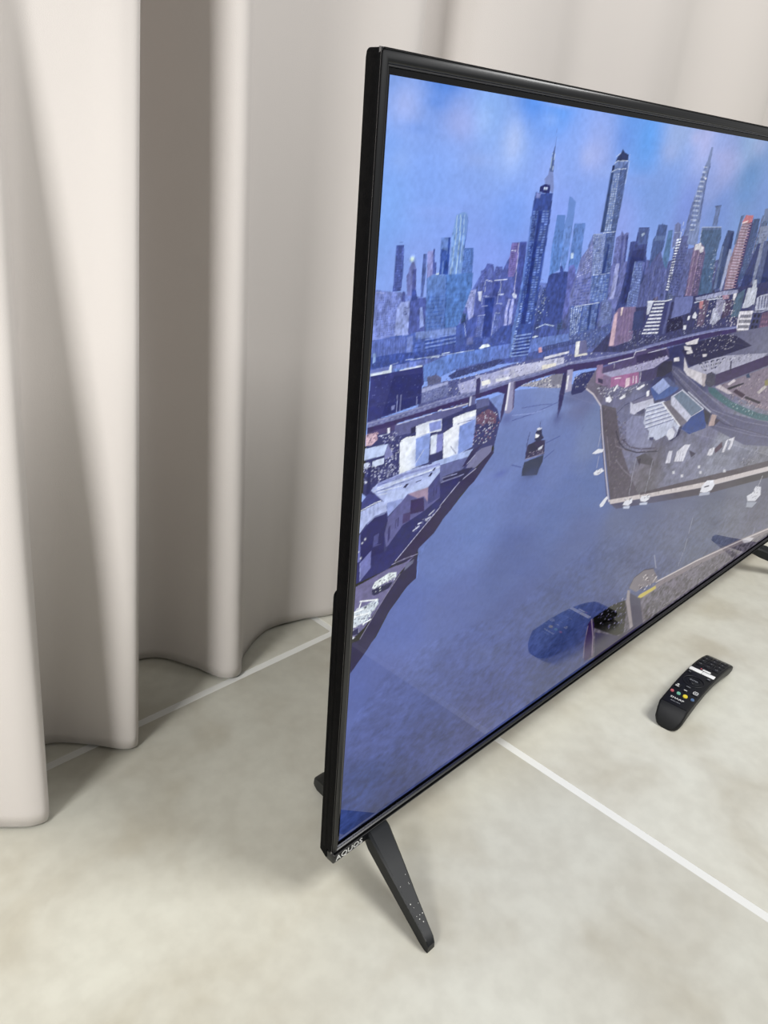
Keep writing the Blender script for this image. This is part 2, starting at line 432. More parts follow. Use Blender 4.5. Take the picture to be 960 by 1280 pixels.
# ------------------------------------------------------------------ the picture on the panel
# A flat lit picture: a raster painted here, in panel units of 0.25 mm from the panel's lower left corner, and
# carried by the panel's own surface as a colour attribute.
PICTURE = [
('g',[2300,1400,4990,1400,4990,2800,2300,2800],[(2600,2700,9218776),(3100,2750,10267350),(3500,2650,6985168),(3900,2740,10792664),(4300,2640,9216724),(4700,2750,7576534),(4990,2650,9939158),(3300,2450,7572939),(3800,2450,8426701),(4400,2430,7704009),(4900,2400,8295113),(3600,2200,6849219),(4600,2200,7046339)],3),
('g',[-2,2800,2844,2813,3982,1372,-48,1745],[(35,2770,7511014),(232,2781,5342426),(70,2732,10334700),(314,2699,9611238),(447,2742,8826864),(590,2656,10599926),(660,2776,6001388),(822,2774,6068978),(936,2646,8890609),(22,2598,8168944),(27,2465,8432628),(213,2544,8431089),(354,2362,8889843),(634,2434,8102644),(1089,2667,9874669),(1354,2811,6659568),(1468,2726,6463213),(1709,2741,9415392),(1710,2549,7970018),(1966,2716,10070752),(2481,2769,9219032),(2228,2630,9412309),(2542,2624,6852292),(2282,2468,7442385),(2793,2518,7574222),(2971,2194,6718147),(1339,2392,9084645),(924,2435,9020662),(179,2272,9283826),(1940,2472,7901402),(535,2283,9020146),(677,2250,8756720),(831,2578,9546996),(1058,2519,8824561),(274,2611,8825330)],3),
('b',11122926,75,2720,51,42,0.5),
('b',5013720,245,2786,99,20,0.5),
('b',10858986,327,2690,82,43,0.5),
('b',12176376,590,2656,43,60,0.55),
('b',5411568,673,2777,71,31,0.5),
('b',11253485,1093,2641,89,53,0.5),
('b',5741807,1460,2745,57,61,0.5),
('b',10466272,1726,2763,160,58,0.4),
('b',11579613,1972,2748,71,80,0.5),
('b',10856919,2269,2666,125,61,0.5),
('b',6261959,2547,2617,119,50,0.5),
('b',10792152,2567,2760,98,48,0.45),
('b',10995192,426,2708,47,43,0.4),
('b',5671136,201,2735,41,15,0.35),
('b',11320047,1045,2636,49,34,0.5),
('b',10204401,1202,2592,70,22,0.35),
('b',11713769,817,2790,76,14,0.45),
('b',9614324,786,2735,46,23,0.4),
('b',6525159,1276,2705,60,48,0.45),
('b',10793956,1665,2685,70,36,0.45),
('b',12104924,1868,2751,53,30,0.4),
('b',10725851,2146,2693,102,29,0.45),
('b',10268125,2374,2687,74,40,0.4),
('b',6393552,2525,2533,160,37,0.4),
('b',10070495,2075,2524,84,34,0.3),
('b',9478622,1457,2572,120,29,0.3),
('b',10992628,429,2597,88,23,0.3),
('b',6788070,127,2665,60,16,0.35),
('b',10336498,72,2580,46,32,0.3),
('b',9611762,227,2445,97,19,0.3),
('t',[-2,2800,2844,2813,3418,2086,-34,2191],0.06,12,1.4,5,0),
('k',),
('f',4805502,[2700,1450,2700,2060,3300,2110,4000,2060,4500,2110,4990,2060,4990,1450]),
('f',9408425,[4145,1610,4257,1610,4257,2263,4145,2263]),
('f',6579848,[4863,1612,4968,1612,4968,2280,4863,2280]),
('w',9408957,[4869,2270,4962,2270,4962,1612,4869,1612],4,18,0.6,0.5,0.85,301),
('f',9408425,[3968,1570,4068,1570,4068,2308,3968,2308]),
('w',6119025,[3974,2298,4062,2298,4062,1570,3974,1570],4,20,0.6,0.5,0.85,302),
('f',4214650,[4465,1567,4536,1567,4536,2287,4465,2287]),
('f',3556208,[4928,1612,4988,1612,4988,2259,4928,2259]),
('w',1188425,[4934,2249,4982,2249,4982,1612,4934,1612],4,17,0.6,0.5,0.85,304),
('f',7496573,[3452,1616,3526,1616,3526,2277,3452,2277]),
('w',10587822,[3458,2267,3520,2267,3520,1616,3458,1616],4,18,0.6,0.5,0.85,305),
('f',5593216,[3191,1569,3318,1569,3318,2255,3191,2255]),
('f',3556209,[3340,1563,3424,1563,3424,2408,3340,2408]),
('w',5464478,[3346,2398,3418,2398,3418,1563,3346,1563],4,23,0.6,0.5,0.85,307),
('f',4083064,[4583,1563,4677,1563,4677,2176,4583,2176]),
('w',1517902,[4589,2166,4671,2166,4671,1563,4589,1563],4,17,0.6,0.5,0.85,308),
('f',5070209,[4876,1581,4961,1581,4961,2398,4876,2398]),
('f',5593216,[4634,1567,4726,1567,4726,2247,4634,2247]),
('w',3224660,[4640,2237,4720,2237,4720,1567,4640,1567],4,18,0.6,0.5,0.85,310),
('f',4280186,[4832,1606,4958,1606,4958,2345,4832,2345]),
('w',6255274,[4838,2335,4952,2335,4952,1606,4838,1606],4,20,0.6,0.5,0.85,311),
('f',4280186,[4071,1616,4185,1616,4185,2329,4071,2329]),
('f',5070209,[3217,1615,3312,1615,3312,2290,3217,2290]),
('w',7308980,[3223,2280,3306,2280,3306,1615,3223,1615],4,18,0.6,0.5,0.85,313),
('f',3358831,[2956,1603,3064,1603,3064,2175,2956,2175]),
('w',466248,[2962,2165,3058,2165,3058,1603,2962,1603],4,15,0.6,0.5,0.85,314),
('f',7496573,[4982,1561,5053,1561,5053,2516,4982,2516]),
('f',7430780,[4080,1618,4198,1618,4198,2202,4080,2202]),
('w',4734033,[4086,2192,4192,2192,4192,1618,4086,1618],4,16,0.6,0.5,0.85,316),
('f',9408425,[2823,1597,2917,1597,2917,2270,2823,2270]),
('w',13092839,[2829,2260,2911,2260,2911,1597,2829,1597],4,18,0.6,0.5,0.85,317),
('f',6514056,[3676,1577,3748,1577,3748,2265,3676,2265]),
('f',3556209,[4815,1601,4918,1601,4918,2390,4815,2390]),
('w',5464478,[4821,2380,4912,2380,4912,1601,4821,1601],4,21,0.6,0.5,0.85,319),
('f',5070209,[3823,1609,3903,1609,3903,2289,3823,2289]),
('w',2832981,[3829,2279,3897,2279,3897,1609,3829,1609],4,18,0.6,0.5,0.85,320),
('f',4938880,[4899,1589,5003,1589,5003,2209,4899,2209]),
('f',7496573,[4501,1601,4622,1601,4622,2462,4501,2462]),
('w',4800338,[4507,2452,4616,2452,4616,1601,4507,1601],4,23,0.6,0.5,0.85,322),
('f',7496573,[2826,1575,2908,1575,2908,2430,2826,2430]),
('w',10587822,[2832,2420,2902,2420,2902,1575,2832,1575],4,23,0.6,0.5,0.85,323),
('f',9342632,[4353,1588,4480,1588,4480,2181,4353,2181]),
('f',7496573,[3311,1580,3418,1580,3418,2470,3311,2470]),
('w',10587822,[3317,2460,3412,2460,3412,1580,3317,1580],4,24,0.6,0.5,0.85,325),
('f',7430780,[3524,1612,3649,1612,3649,2193,3524,2193]),
('w',4668497,[3530,2183,3643,2183,3643,1612,3530,1612],4,16,0.6,0.5,0.85,326),
('f',3293039,[3757,1571,3843,1571,3843,2180,3757,2180]),
('f',9408425,[4849,1570,4943,1570,4943,2444,4849,2444]),
('w',6119025,[4855,2434,4937,2434,4937,1570,4855,1570],4,24,0.6,0.5,0.85,328),
('f',4280186,[4847,1603,4943,1603,4943,2331,4847,2331]),
('w',6255274,[4853,2321,4937,2321,4937,1603,4853,1603],4,20,0.6,0.5,0.85,329),
('f',4148857,[3188,1597,3289,1597,3289,2232,3188,2232]),
('f',5461632,[4959,1579,5088,1579,5088,2149,4959,2149]),
('w',8027827,[4965,2139,5082,2139,5082,1579,4965,1579],4,15,0.6,0.5,0.85,331),
('f',5527680,[3831,1595,3929,1595,3929,2194,3831,2194]),
('w',3159124,[3837,2184,3923,2184,3923,1595,3837,1595],4,16,0.6,0.5,0.85,332),
('f',7496573,[4358,1611,4444,1611,4444,2507,4358,2507]),
('f',4873088,[4612,1577,4698,1577,4698,2126,4612,2126]),
('w',2373203,[4618,2116,4692,2116,4692,1577,4618,1577],4,15,0.6,0.5,0.85,334),
('f',5070209,[3510,1584,3610,1584,3610,2471,3510,2471]),
('w',7308980,[3516,2461,3604,2461,3604,1584,3516,1584],4,24,0.6,0.5,0.85,335),
('f',5659009,[4188,1617,4274,1617,4274,2410,4188,2410]),
('f',5070209,[4113,1579,4197,1579,4197,2280,4113,2280]),
('w',7308979,[4119,2270,4191,2270,4191,1579,4119,1579],4,19,0.6,0.5,0.85,337),
('f',5659009,[3958,1585,4041,1585,4041,2402,3958,2402]),
('w',3356501,[3964,2392,4035,2392,4035,1585,3964,1585],4,22,0.6,0.5,0.85,338),
('f',3424624,[3855,1595,3948,1595,3948,2247,3855,2247]),
('f',3424624,[4409,1589,4490,1589,4490,2255,4409,2255]),
('w',728649,[4415,2245,4484,2245,4484,1589,4415,1589],4,18,0.6,0.5,0.85,340),
('f',9408424,[3070,1577,3132,1577,3132,2238,3070,2238]),
('w',13027047,[3076,2228,3126,2228,3126,1577,3076,1577],4,18,0.6,0.5,0.85,341),
('f',9408424,[3055,1616,3143,1616,3143,2206,3055,2206]),
('f',5070209,[2832,1577,2926,1577,2926,2444,2832,2444]),
('w',7308980,[2838,2434,2920,2434,2920,1577,2838,1577],4,24,0.6,0.5,0.85,343),
('f',5593217,[4973,1560,5069,1560,5069,2275,4973,2275]),
('w',3224916,[4979,2265,5063,2265,5063,1560,4979,1560],4,19,0.6,0.5,0.85,344),
('f',3358575,[3423,1587,3520,1587,3520,2180,3423,2180]),
('g',[2700,640,4990,700,4990,1640,2700,1640],[(3000,1500,4145771),(3600,1500,5656941),(4400,1520,4803439),(4990,1500,5855349),(4200,1150,6709622),(4800,1200,5921654),(4000,850,6711936),(4700,850,6053748)],3),
('f',6054276,[4297,1533,4398,1545,4428,1563,4317,1551]),
('f',1252671,[4297,1533,4398,1545,4398,1511,4297,1503]),
('f',10263730,[3834,1559,4056,1571,4086,1616,3854,1604]),
('f',5000542,[3834,1559,4056,1571,4056,1537,3834,1529]),
('f',12829388,[3780,1531,3956,1543,3986,1596,3800,1584]),
('f',6776687,[3780,1531,3956,1543,3956,1509,3780,1501]),
('f',3814232,[4660,1540,4816,1552,4846,1604,4680,1592]),
('f',197401,[4660,1540,4816,1552,4816,1518,4660,1510]),
('f',10132144,[4742,1446,4944,1458,4974,1491,4762,1479]),
('f',4605786,[4742,1446,4944,1458,4944,1424,4742,1416]),
('f',7167095,[4323,1438,4449,1450,4479,1507,4343,1495]),
('f',1508142,[4323,1438,4449,1450,4449,1416,4323,1408]),
('f',7167095,[3192,1449,3360,1461,3390,1504,3212,1492]),
('f',1901361,[3192,1449,3360,1461,3360,1427,3192,1419]),
('f',3287637,[4002,1436,4169,1448,4199,1468,4022,1456]),
('f',197379,[4002,1436,4169,1448,4169,1414,4002,1406]),
('f',6969717,[3447,1351,3537,1363,3567,1428,3467,1416]),
('f',1245998,[3447,1351,3537,1363,3537,1329,3447,1321]),
('f',10263730,[4381,1574,4621,1586,4651,1639,4401,1627]),
('f',5066334,[4381,1574,4621,1586,4621,1552,4381,1544]),
('f',10000559,[3152,1360,3331,1372,3361,1431,3172,1419]),
('f',4474458,[3152,1360,3331,1372,3331,1338,3152,1330]),
('f',2892370,[4360,1363,4487,1375,4517,1439,4380,1427]),
('f',197382,[4360,1363,4487,1375,4487,1341,4360,1333]),
('f',2892370,[3275,1376,3483,1388,3513,1409,3295,1397]),
('f',197382,[3275,1376,3483,1388,3483,1354,3275,1346]),
('f',10000816,[2989,1357,3129,1369,3159,1390,3009,1378]),
('f',4474458,[2989,1357,3129,1369,3129,1335,2989,1327]),
('f',10000559,[4070,1359,4214,1371,4244,1420,4090,1408]),
('f',4474458,[4070,1359,4214,1371,4214,1337,4070,1329]),
('f',7035510,[3784,1408,3960,1420,3990,1463,3804,1451]),
('f',1508142,[3784,1408,3960,1420,3960,1386,3784,1378]),
('f',5593985,[4775,1364,4902,1376,4932,1422,4795,1410]),
('f',197434,[4775,1364,4902,1376,4902,1342,4775,1334]),
('f',10198194,[3494,1565,3662,1577,3692,1606,3514,1594]),
('f',5000542,[3494,1565,3662,1577,3662,1543,3494,1535]),
('f',2892370,[4030,1393,4231,1405,4261,1449,4050,1437]),
('f',197379,[4030,1393,4231,1405,4231,1371,4030,1363]),
('f',3814232,[4556,1545,4708,1557,4738,1595,4576,1583]),
('f',197401,[4556,1545,4708,1557,4708,1523,4556,1515]),
('f',10197937,[4362,1493,4455,1505,4485,1557,4382,1545]),
('f',4868956,[4362,1493,4455,1505,4455,1471,4362,1463]),
('f',12763595,[4669,1456,4822,1468,4852,1506,4689,1494]),
('f',6579309,[4669,1456,4822,1468,4822,1434,4669,1426]),
('f',12632010,[3884,1410,4092,1422,4122,1442,3904,1430]),
('f',6447724,[3884,1410,4092,1422,4092,1388,3884,1380]),
('f',2892370,[3010,1367,3242,1379,3272,1431,3030,1419]),
('f',197382,[3010,1367,3242,1379,3242,1345,3010,1337]),
('f',2892883,[4436,1350,4662,1362,4692,1405,4456,1393]),
('f',197379,[4436,1350,4662,1362,4662,1328,4436,1320]),
('f',7233144,[3186,1486,3323,1498,3353,1527,3206,1515]),
('f',2363445,[3186,1486,3323,1498,3323,1464,3186,1456]),
('l',1508937,26,[2700,1600,3900,1690,4990,1720]),
('l',6908818,10,[2700,1618,3900,1708,4990,1738]),
('l',7631756,7,[3600,1010,4300,900,4990,930]),
('l',7500171,7,[3600,950,4300,852,4990,870]),
('l',7237256,7,[3600,890,4300,804,4990,810]),
('f',12500682,[4894,1117,4944,1123,4952,1151,4902,1145]),
('f',12369352,[4786,970,4836,976,4844,1004,4794,998]),
('f',12369352,[4728,961,4778,967,4786,995,4736,989]),
('f',12435145,[4386,1084,4436,1090,4444,1118,4394,1112]),
('f',12369352,[4918,962,4968,968,4976,996,4926,990]),
('f',12698316,[4179,1246,4229,1252,4237,1280,4187,1274]),
('f',12171975,[4321,881,4371,887,4379,915,4329,909]),
('f',12500681,[4200,816,4250,822,4258,850,4208,844]),
('f',12237511,[4299,888,4349,894,4357,922,4307,916]),
('f',12698060,[4542,1221,4592,1227,4600,1255,4550,1249]),
('f',12369352,[4678,956,4728,962,4736,990,4686,984]),
('f',12303560,[4491,935,4541,941,4549,969,4499,963]),
('f',12698060,[4897,1214,4947,1220,4955,1248,4905,1242]),
('f',12369353,[4408,1007,4458,1013,4466,1041,4416,1035]),
('s',[3900,760,4990,790,4990,1560,3300,1560],260,16,[9670816,789066,7104380,12435144],310),
('g',[2900,60,4990,60,4990,740,2900,660],[(3600,600,4542322),(4200,560,4936047),(4900,650,4411505),(4500,350,4673389),(4990,300,5001832)],3),
('l',12038323,26,[3500,640,4300,700,4990,742]),
('l',1708341,16,[3500,616,4300,676,4990,718]),
('f',13356501,[4450,640,4540,646,4570,684,4520,700,4460,676]),
('l',11053493,6,[4510,690,4525,830]),
('f',13290965,[4760,600,4850,606,4880,644,4830,660,4770,636]),
('l',11053493,6,[4820,650,4835,790]),
('f',13290709,[4900,520,4990,526,5020,564,4970,580,4910,556]),
('l',10987701,6,[4960,570,4975,710]),
('f',3156294,[3300,-5,4990,-5,4990,330,4500,170,4000,20]),
('l',10919845,20,[4000,20,4500,170,4990,330]),
('t',[3300,-5,4990,-5,4990,700,3300,640],0.3,1.3,1.7,311,0),
('t',[2700,640,4990,700,4990,2500,2700,2500],0.2,1.1,0.8,312,1),
('g',[-84,2212,12,2229,115,2213,227,2192,465,2203,499,2245,729,2234,818,1915,-64,1955],[(47,2208,7702992),(54,2137,6255031),(348,2164,5794225),(643,2198,6057399),(682,2026,3952281)],3),
('g',[742,2220,824,2210,998,2189,1120,2195,1225,2233,1394,2251,1588,2270,1824,2236,1979,2272,2247,2220,2466,2243,2767,2250,3517,2288,4119,1576,821,1905],[(812,2200,6650048),(1116,2171,6187948),(1480,2199,6318243),(1557,2009,4213379),(2099,2171,5462928),(2774,2160,4608383),(2954,1891,3554925),(944,2000,3952277)],3),
('t',[-84,2212,227,2192,729,2234,1588,2270,3517,2288,4119,1576,-64,1955],0.3,1.6,0.35,21,1),
('f',4541828,[0,2131,25,2131,22,2069,-3,2071]),
('w',2633560,[3,2126,23,2126,20,2069,-1,2071],3,7,0.6,0.45,0.85,200),
('f',6383521,[34,2171,48,2172,43,2060,29,2061]),
('f',4345999,[47,2200,62,2201,57,2048,41,2049]),
('w',5926076,[51,2195,60,2196,54,2048,44,2049],3,19,0.6,0.45,0.85,202),
('f',4413347,[81,2166,110,2166,107,2051,77,2054]),
('f',3885702,[94,2137,123,2137,120,2052,91,2055]),
('w',2174299,[97,2132,120,2132,118,2052,94,2055],3,10,0.6,0.45,0.85,204),
('f',5402806,[124,2146,150,2147,148,2046,121,2049]),
('f',6253231,[161,2152,176,2153,175,2042,159,2044]),
('w',8425190,[165,2146,174,2148,172,2042,162,2043],3,13,0.6,0.45,0.85,206),
('f',3425671,[191,2152,222,2152,221,2032,189,2036]),
('f',4018071,[213,2166,240,2166,239,2045,212,2048]),
('w',2109798,[217,2160,237,2161,236,2045,215,2048],3,14,0.6,0.45,0.85,208),
('f',4871052,[244,2110,269,2111,269,2024,243,2027]),
('f',5336755,[252,2177,283,2177,283,2027,251,2031]),
('w',7181291,[256,2172,281,2172,280,2027,254,2030],3,17,0.6,0.45,0.85,210),
('f',5725586,[276,2179,298,2180,298,2043,275,2045]),
('f',5333420,[305,2172,329,2173,331,2021,306,2023]),
('w',3293301,[309,2166,327,2168,327,2021,309,2023],3,17,0.6,0.45,0.85,212),
('f',4413606,[338,2132,358,2133,359,2010,338,2012]),
('f',5858214,[368,2116,401,2115,404,2021,369,2025]),
('w',7898842,[372,2110,399,2110,400,2022,372,2025],3,10,0.6,0.45,0.85,214),
('f',3754115,[394,2138,412,2139,415,2020,396,2022]),
('f',3559299,[423,2125,451,2126,454,2005,425,2009]),
('w',1650776,[427,2120,448,2121,451,2006,429,2008],3,13,0.6,0.45,0.85,216),
('f',4873903,[457,2177,478,2178,484,2007,462,2009]),
('f',5992129,[494,2129,519,2130,524,1998,498,2001]),
('w',8098807,[498,2123,516,2125,520,1999,502,2001],3,14,0.6,0.45,0.85,218),
('f',5402805,[532,2134,564,2135,570,2013,537,2016]),
('f',4936845,[546,2151,566,2152,573,2002,552,2004]),
('w',3028319,[550,2145,563,2147,569,2002,555,2004],3,16,0.6,0.45,0.85,220),
('f',6646695,[592,2133,613,2134,620,2005,598,2007]),
('f',5402807,[637,2102,657,2103,665,1989,643,1992]),
('w',7313136,[642,2096,655,2098,661,1990,647,1991],3,11,0.6,0.45,0.85,222),
('f',4807069,[653,2141,676,2142,686,1996,661,1998]),
('f',6844333,[672,2179,712,2179,727,1980,684,1985]),
('w',4475254,[677,2173,710,2174,723,1981,688,1984],3,21,0.6,0.45,0.85,224),
('f',5139376,[745,2063,779,2063,787,1969,751,1973]),
('f',5399211,[766,2204,804,2205,779,2048,740,2052]),
('w',3490165,[772,2199,802,2200,775,2048,744,2051],3,16,0.6,0.45,0.85,200),
('f',7699645,[799,2196,827,2197,806,2059,777,2061]),
('f',3754891,[827,2196,872,2196,849,2041,802,2045]),
('w',5203127,[832,2190,869,2190,844,2041,806,2045],3,16,0.6,0.45,0.85,202),
('f',4543377,[875,2156,917,2156,898,2024,855,2028]),
('f',3688839,[888,2186,931,2186,907,2023,863,2027]),
('w',1977692,[893,2180,928,2180,903,2023,867,2027],3,16,0.6,0.45,0.85,204),
('f',4478879,[925,2183,960,2184,937,2022,900,2025]),
('f',4677528,[977,2155,1010,2156,994,2033,959,2037]),
('w',6324168,[983,2149,1007,2151,989,2034,964,2036],3,12,0.6,0.45,0.85,206),
('f',7567800,[980,2218,1015,2219,990,2040,954,2043]),
('f',4150665,[1040,2151,1091,2151,1073,2012,1021,2016]),
('w',2373469,[1047,2145,1088,2145,1069,2012,1026,2016],3,13,0.6,0.45,0.85,208),
('f',5068428,[1070,2104,1100,2105,1090,2016,1059,2019]),
('f',6055332,[1111,2134,1158,2134,1146,2023,1097,2028]),
('w',8161495,[1118,2127,1156,2128,1141,2024,1102,2027],3,10,0.6,0.45,0.85,210),
('f',5006753,[1132,2129,1167,2130,1153,2005,1117,2009]),
('f',4281238,[1194,2109,1222,2110,1210,2000,1181,2003]),
('w',2438246,[1201,2102,1219,2104,1205,2001,1186,2002],3,10,0.6,0.45,0.85,212),
('f',6057400,[1178,2167,1229,2168,1210,1997,1157,2002]),
('f',5727919,[1209,2180,1235,2182,1214,1993,1187,1996]),
('w',7703269,[1216,2173,1232,2175,1209,1994,1192,1995],3,18,0.6,0.45,0.85,214),
('f',5728175,[1284,2140,1335,2140,1322,2004,1269,2008]),
('f',4347786,[1295,2183,1331,2184,1313,2007,1276,2010]),
('w',2439262,[1303,2176,1328,2178,1308,2007,1281,2010],3,16,0.6,0.45,0.85,216),
('f',5330564,[1372,2103,1412,2103,1402,1988,1361,1992]),
('f',4541822,[1372,2128,1415,2128,1405,2006,1360,2010]),
('w',6252711,[1380,2121,1413,2122,1399,2007,1365,2010],3,11,0.6,0.45,0.85,218),
('f',6581934,[1390,2196,1417,2198,1397,1977,1368,1980]),
('f',7107243,[1466,2147,1523,2147,1511,1988,1451,1993]),
('w',4672628,[1474,2140,1520,2141,1505,1988,1457,1993],3,14,0.6,0.45,0.85,220),
('f',6450346,[1486,2125,1517,2127,1507,1997,1474,2000]),
('f',5133181,[1517,2166,1570,2167,1557,1989,1501,1994]),
('w',6909862,[1525,2159,1568,2160,1552,1990,1507,1994],3,15,0.6,0.45,0.85,222),
('f',4215184,[1579,2136,1641,2136,1630,1974,1566,1980]),
('f',5401511,[1647,2083,1689,2083,1683,1967,1639,1971]),
('w',3229297,[1656,2075,1686,2077,1677,1967,1645,1970],3,10,0.6,0.45,0.85,224),
('f',4807327,[1624,2183,1683,2183,1668,1952,1607,1957]),
('f',5460344,[1724,2081,1789,2080,1784,1956,1716,1962]),
('w',7433632,[1733,2074,1787,2074,1778,1956,1722,1961],3,10,0.6,0.45,0.85,226),
('f',3950970,[1733,2163,1781,2164,1771,1972,1720,1976]),
('f',4607099,[1746,2213,1811,2213,1799,1960,1730,1967]),
('w',2633555,[1755,2205,1808,2206,1792,1961,1736,1966],3,21,0.6,0.45,0.85,228),
('f',5985136,[1806,2196,1839,2198,1828,1946,1792,1949]),
('f',5067911,[1910,2104,1965,2104,1960,1928,1902,1933]),
('w',6910643,[1920,2096,1962,2097,1953,1929,1909,1933],3,14,0.6,0.45,0.85,230),
('f',3556210,[1911,2143,1971,2143,1965,1922,1901,1928]),
('f',5858444,[1932,2169,1998,2169,1992,1953,1922,1959]),
('w',3752286,[1942,2161,1995,2162,1985,1954,1929,1959],3,17,0.6,0.45,0.85,232),
('f',4607355,[1993,2163,2059,2164,2055,1937,1985,1944]),
('f',4736616,[2105,2073,2168,2072,2168,1916,2102,1922]),
('w',6512780,[2117,2064,2165,2065,2160,1916,2109,1921],3,12,0.6,0.45,0.85,234),
('f',3029604,[2108,2140,2149,2142,2147,1925,2103,1929]),
('f',3161450,[2198,2092,2260,2092,2260,1904,2195,1910]),
('w',793926,[2210,2083,2257,2084,2253,1905,2203,1909],3,14,0.6,0.45,0.85,236),
('f',5397377,[2231,2079,2295,2078,2297,1912,2229,1918]),
('f',5660807,[2261,2121,2314,2123,2316,1899,2260,1904]),
('w',7766963,[2273,2113,2311,2115,2308,1900,2267,1903],3,17,0.6,0.45,0.85,238),
('f',6315398,[2315,2121,2376,2121,2380,1915,2315,1921]),
('f',5591926,[2328,2204,2395,2206,2400,1899,2328,1905]),
('w',3486799,[2340,2196,2392,2198,2392,1900,2335,1905],3,23,0.6,0.45,0.85,240),
('f',3883368,[2410,2169,2456,2171,2462,1879,2412,1884]),
('f',3422817,[2512,2073,2551,2075,2558,1894,2515,1898]),
('w',5002115,[2525,2064,2548,2067,2550,1895,2523,1897],3,13,0.6,0.45,0.85,242),
('f',4608646,[2561,2113,2600,2115,2610,1876,2567,1880]),
('f',5725843,[2545,2192,2628,2193,2640,1890,2552,1898]),
('w',3554402,[2559,2183,2625,2185,2631,1891,2560,1897],3,22,0.6,0.45,0.85,244),
('f',6253201,[2627,2173,2707,2173,2722,1853,2637,1861]),
('f',4411263,[2735,2134,2784,2135,2800,1880,2746,1884]),
('w',6056874,[2750,2125,2781,2127,2790,1881,2755,1884],3,18,0.6,0.45,0.85,246),
('f',5199494,[2801,2130,2866,2131,2884,1877,2813,1883]),
('f',2569307,[2862,2071,2915,2072,2931,1861,2874,1866]),
('w',200762,[2877,2062,2912,2064,2921,1861,2883,1865],3,14,0.6,0.45,0.85,248),
('f',5065581,[2896,2113,2963,2114,2985,1843,2912,1849]),
('f',6121357,[2993,2060,3091,2059,3112,1829,3009,1838]),
('w',8359100,[3009,2050,3087,2050,3102,1829,3018,1837],3,15,0.6,0.45,0.85,250),
('f',6511481,[3061,2054,3163,2053,3185,1841,3077,1851]),
('f',4016504,[3141,2101,3217,2102,3247,1824,3164,1831]),
('w',1780047,[3158,2092,3214,2093,3236,1825,3175,1830],3,18,0.6,0.45,0.85,252),
('f',7761038,[3206,2087,3268,2088,3299,1820,3231,1826]),
('f',6446984,[3294,2096,3372,2097,3409,1787,3326,1795]),
('w',8880821,[3312,2086,3368,2088,3398,1788,3336,1794],3,20,0.6,0.45,0.85,254),
('f',6182514,[3262,2174,3315,2177,3358,1800,3299,1806]),
('f',6450581,[3337,2153,3442,2154,3489,1797,3374,1807]),
('w',4081251,[3355,2143,3439,2145,3477,1798,3385,1806],3,23,0.6,0.45,0.85,256),
('f',6450581,[3439,2138,3537,2138,3583,1812,3477,1821]),
('f',7038866,[3475,2193,3576,2194,3633,1796,3523,1806]),
('w',9539010,[3493,2183,3572,2185,3621,1797,3534,1805],3,25,0.6,0.45,0.85,258),
('f',4805234,[3522,2191,3623,2192,3685,1773,3575,1783]),
('f',4478362,[84,2353,117,2352,123,2280,119,2219,83,2219,84,2299]),
('l',5531557,1.6,[98,2361,112,2359]),
('w',5925299,[85,2344,116,2344,119,2222,86,2223],4,16,0.6,0.5,1.0,1),
('f',6910897,[147,2282,158,2302,169,2302,180,2281,189,2199,148,2202,138,2262,146,2273]),
('f',5134492,[164,2281,180,2281,187,2199,171,2200]),
('b',14743777,158,2311,8,7,1),
('f',5399974,[206,2324,222,2325,225,2258,222,2194,210,2195,206,2294]),
('f',9212625,[224,2331,251,2333,260,2274,255,2256,233,2248]),
('f',4741022,[250,2339,257,2339,262,2298,271,2298,274,2260,257,2261]),
('f',6718922,[283,2371,327,2371,327,2333,332,2258,291,2259,283,2340]),
('f',2902683,[316,2371,327,2371,333,2257,308,2259,305,2300,316,2303,319,2327]),
('f',3889321,[286,2337,318,2331,315,2303,299,2300,300,2259,289,2259]),
('f',13427447,[274,2264,288,2265,289,2257,274,2258]),
('f',7970266,[343,2436,359,2442,374,2445,391,2444,400,2434,403,2407,401,2337,398,2255,337,2256,332,2378,341,2422]),
('l',12836074,1.9,[347,2436,352,2377,345,2259]),
('l',5403064,1.6,[357,2437,362,2377,361,2258]),
('l',13099232,1.9,[365,2437,371,2377,373,2257]),
('l',4744368,2.4,[375,2437,381,2377,381,2257]),
('l',11783147,1.4,[383,2437,388,2377,390,2256]),
('l',5139638,2.1,[392,2437,398,2377,401,2256]),
('l',4349865,2.1,[401,2431,403,2404,401,2337]),
('f',5271736,[402,2337,447,2337,452,2311,455,2254,400,2258]),
('w',6456776,[405,2334,445,2333,450,2257,405,2259],6,14,0.6,0.4,1.0,1),
('f',5398698,[501,2261,519,2267,531,2285,565,2281,576,2255,581,2273,618,2271,622,2259,644,2292,656,2305,654,2349,742,2350,748,2254,750,2149,776,1994,478,2018,471,2168,501,2179,506,2212]),
('f',7761328,[654,2348,692,2348,701,2276,693,2234,657,2234,651,2292]),
('w',5788826,[657,2338,690,2339,689,2240,660,2238],3,14,0.9,0.35,1.0,1),
('f',4346012,[701,2350,741,2350,745,2254,744,2160,715,2162,712,2256]),
('l',14013170,2.4,[696,2347,701,2273,709,2166]),
('l',13489907,2.1,[535,2230,572,2224]),
('l',13489907,2.2,[582,2227,655,2227]),
('l',13424371,2.2,[621,2223,623,2177]),
('l',13424371,2.1,[533,2226,536,2192]),
('l',13489907,2.1,[657,2323,684,2321]),
('l',13424371,2.2,[613,2177,645,2177]),
('f',6122674,[538,2266,558,2274,574,2238,544,2236]),
('f',4017047,[586,2221,615,2221,614,2172,580,2174]),
('w',7371966,[505,2255,537,2256,539,2180,512,2182],4,14,0.5,0.5,0.7,1),
('w',7043514,[582,2268,619,2266,624,2229,590,2231],4,7,0.5,0.5,0.7,1),
('f',10398179,[423,2199,489,2202,486,2187,487,2112,465,2102,448,2148,427,2148]),
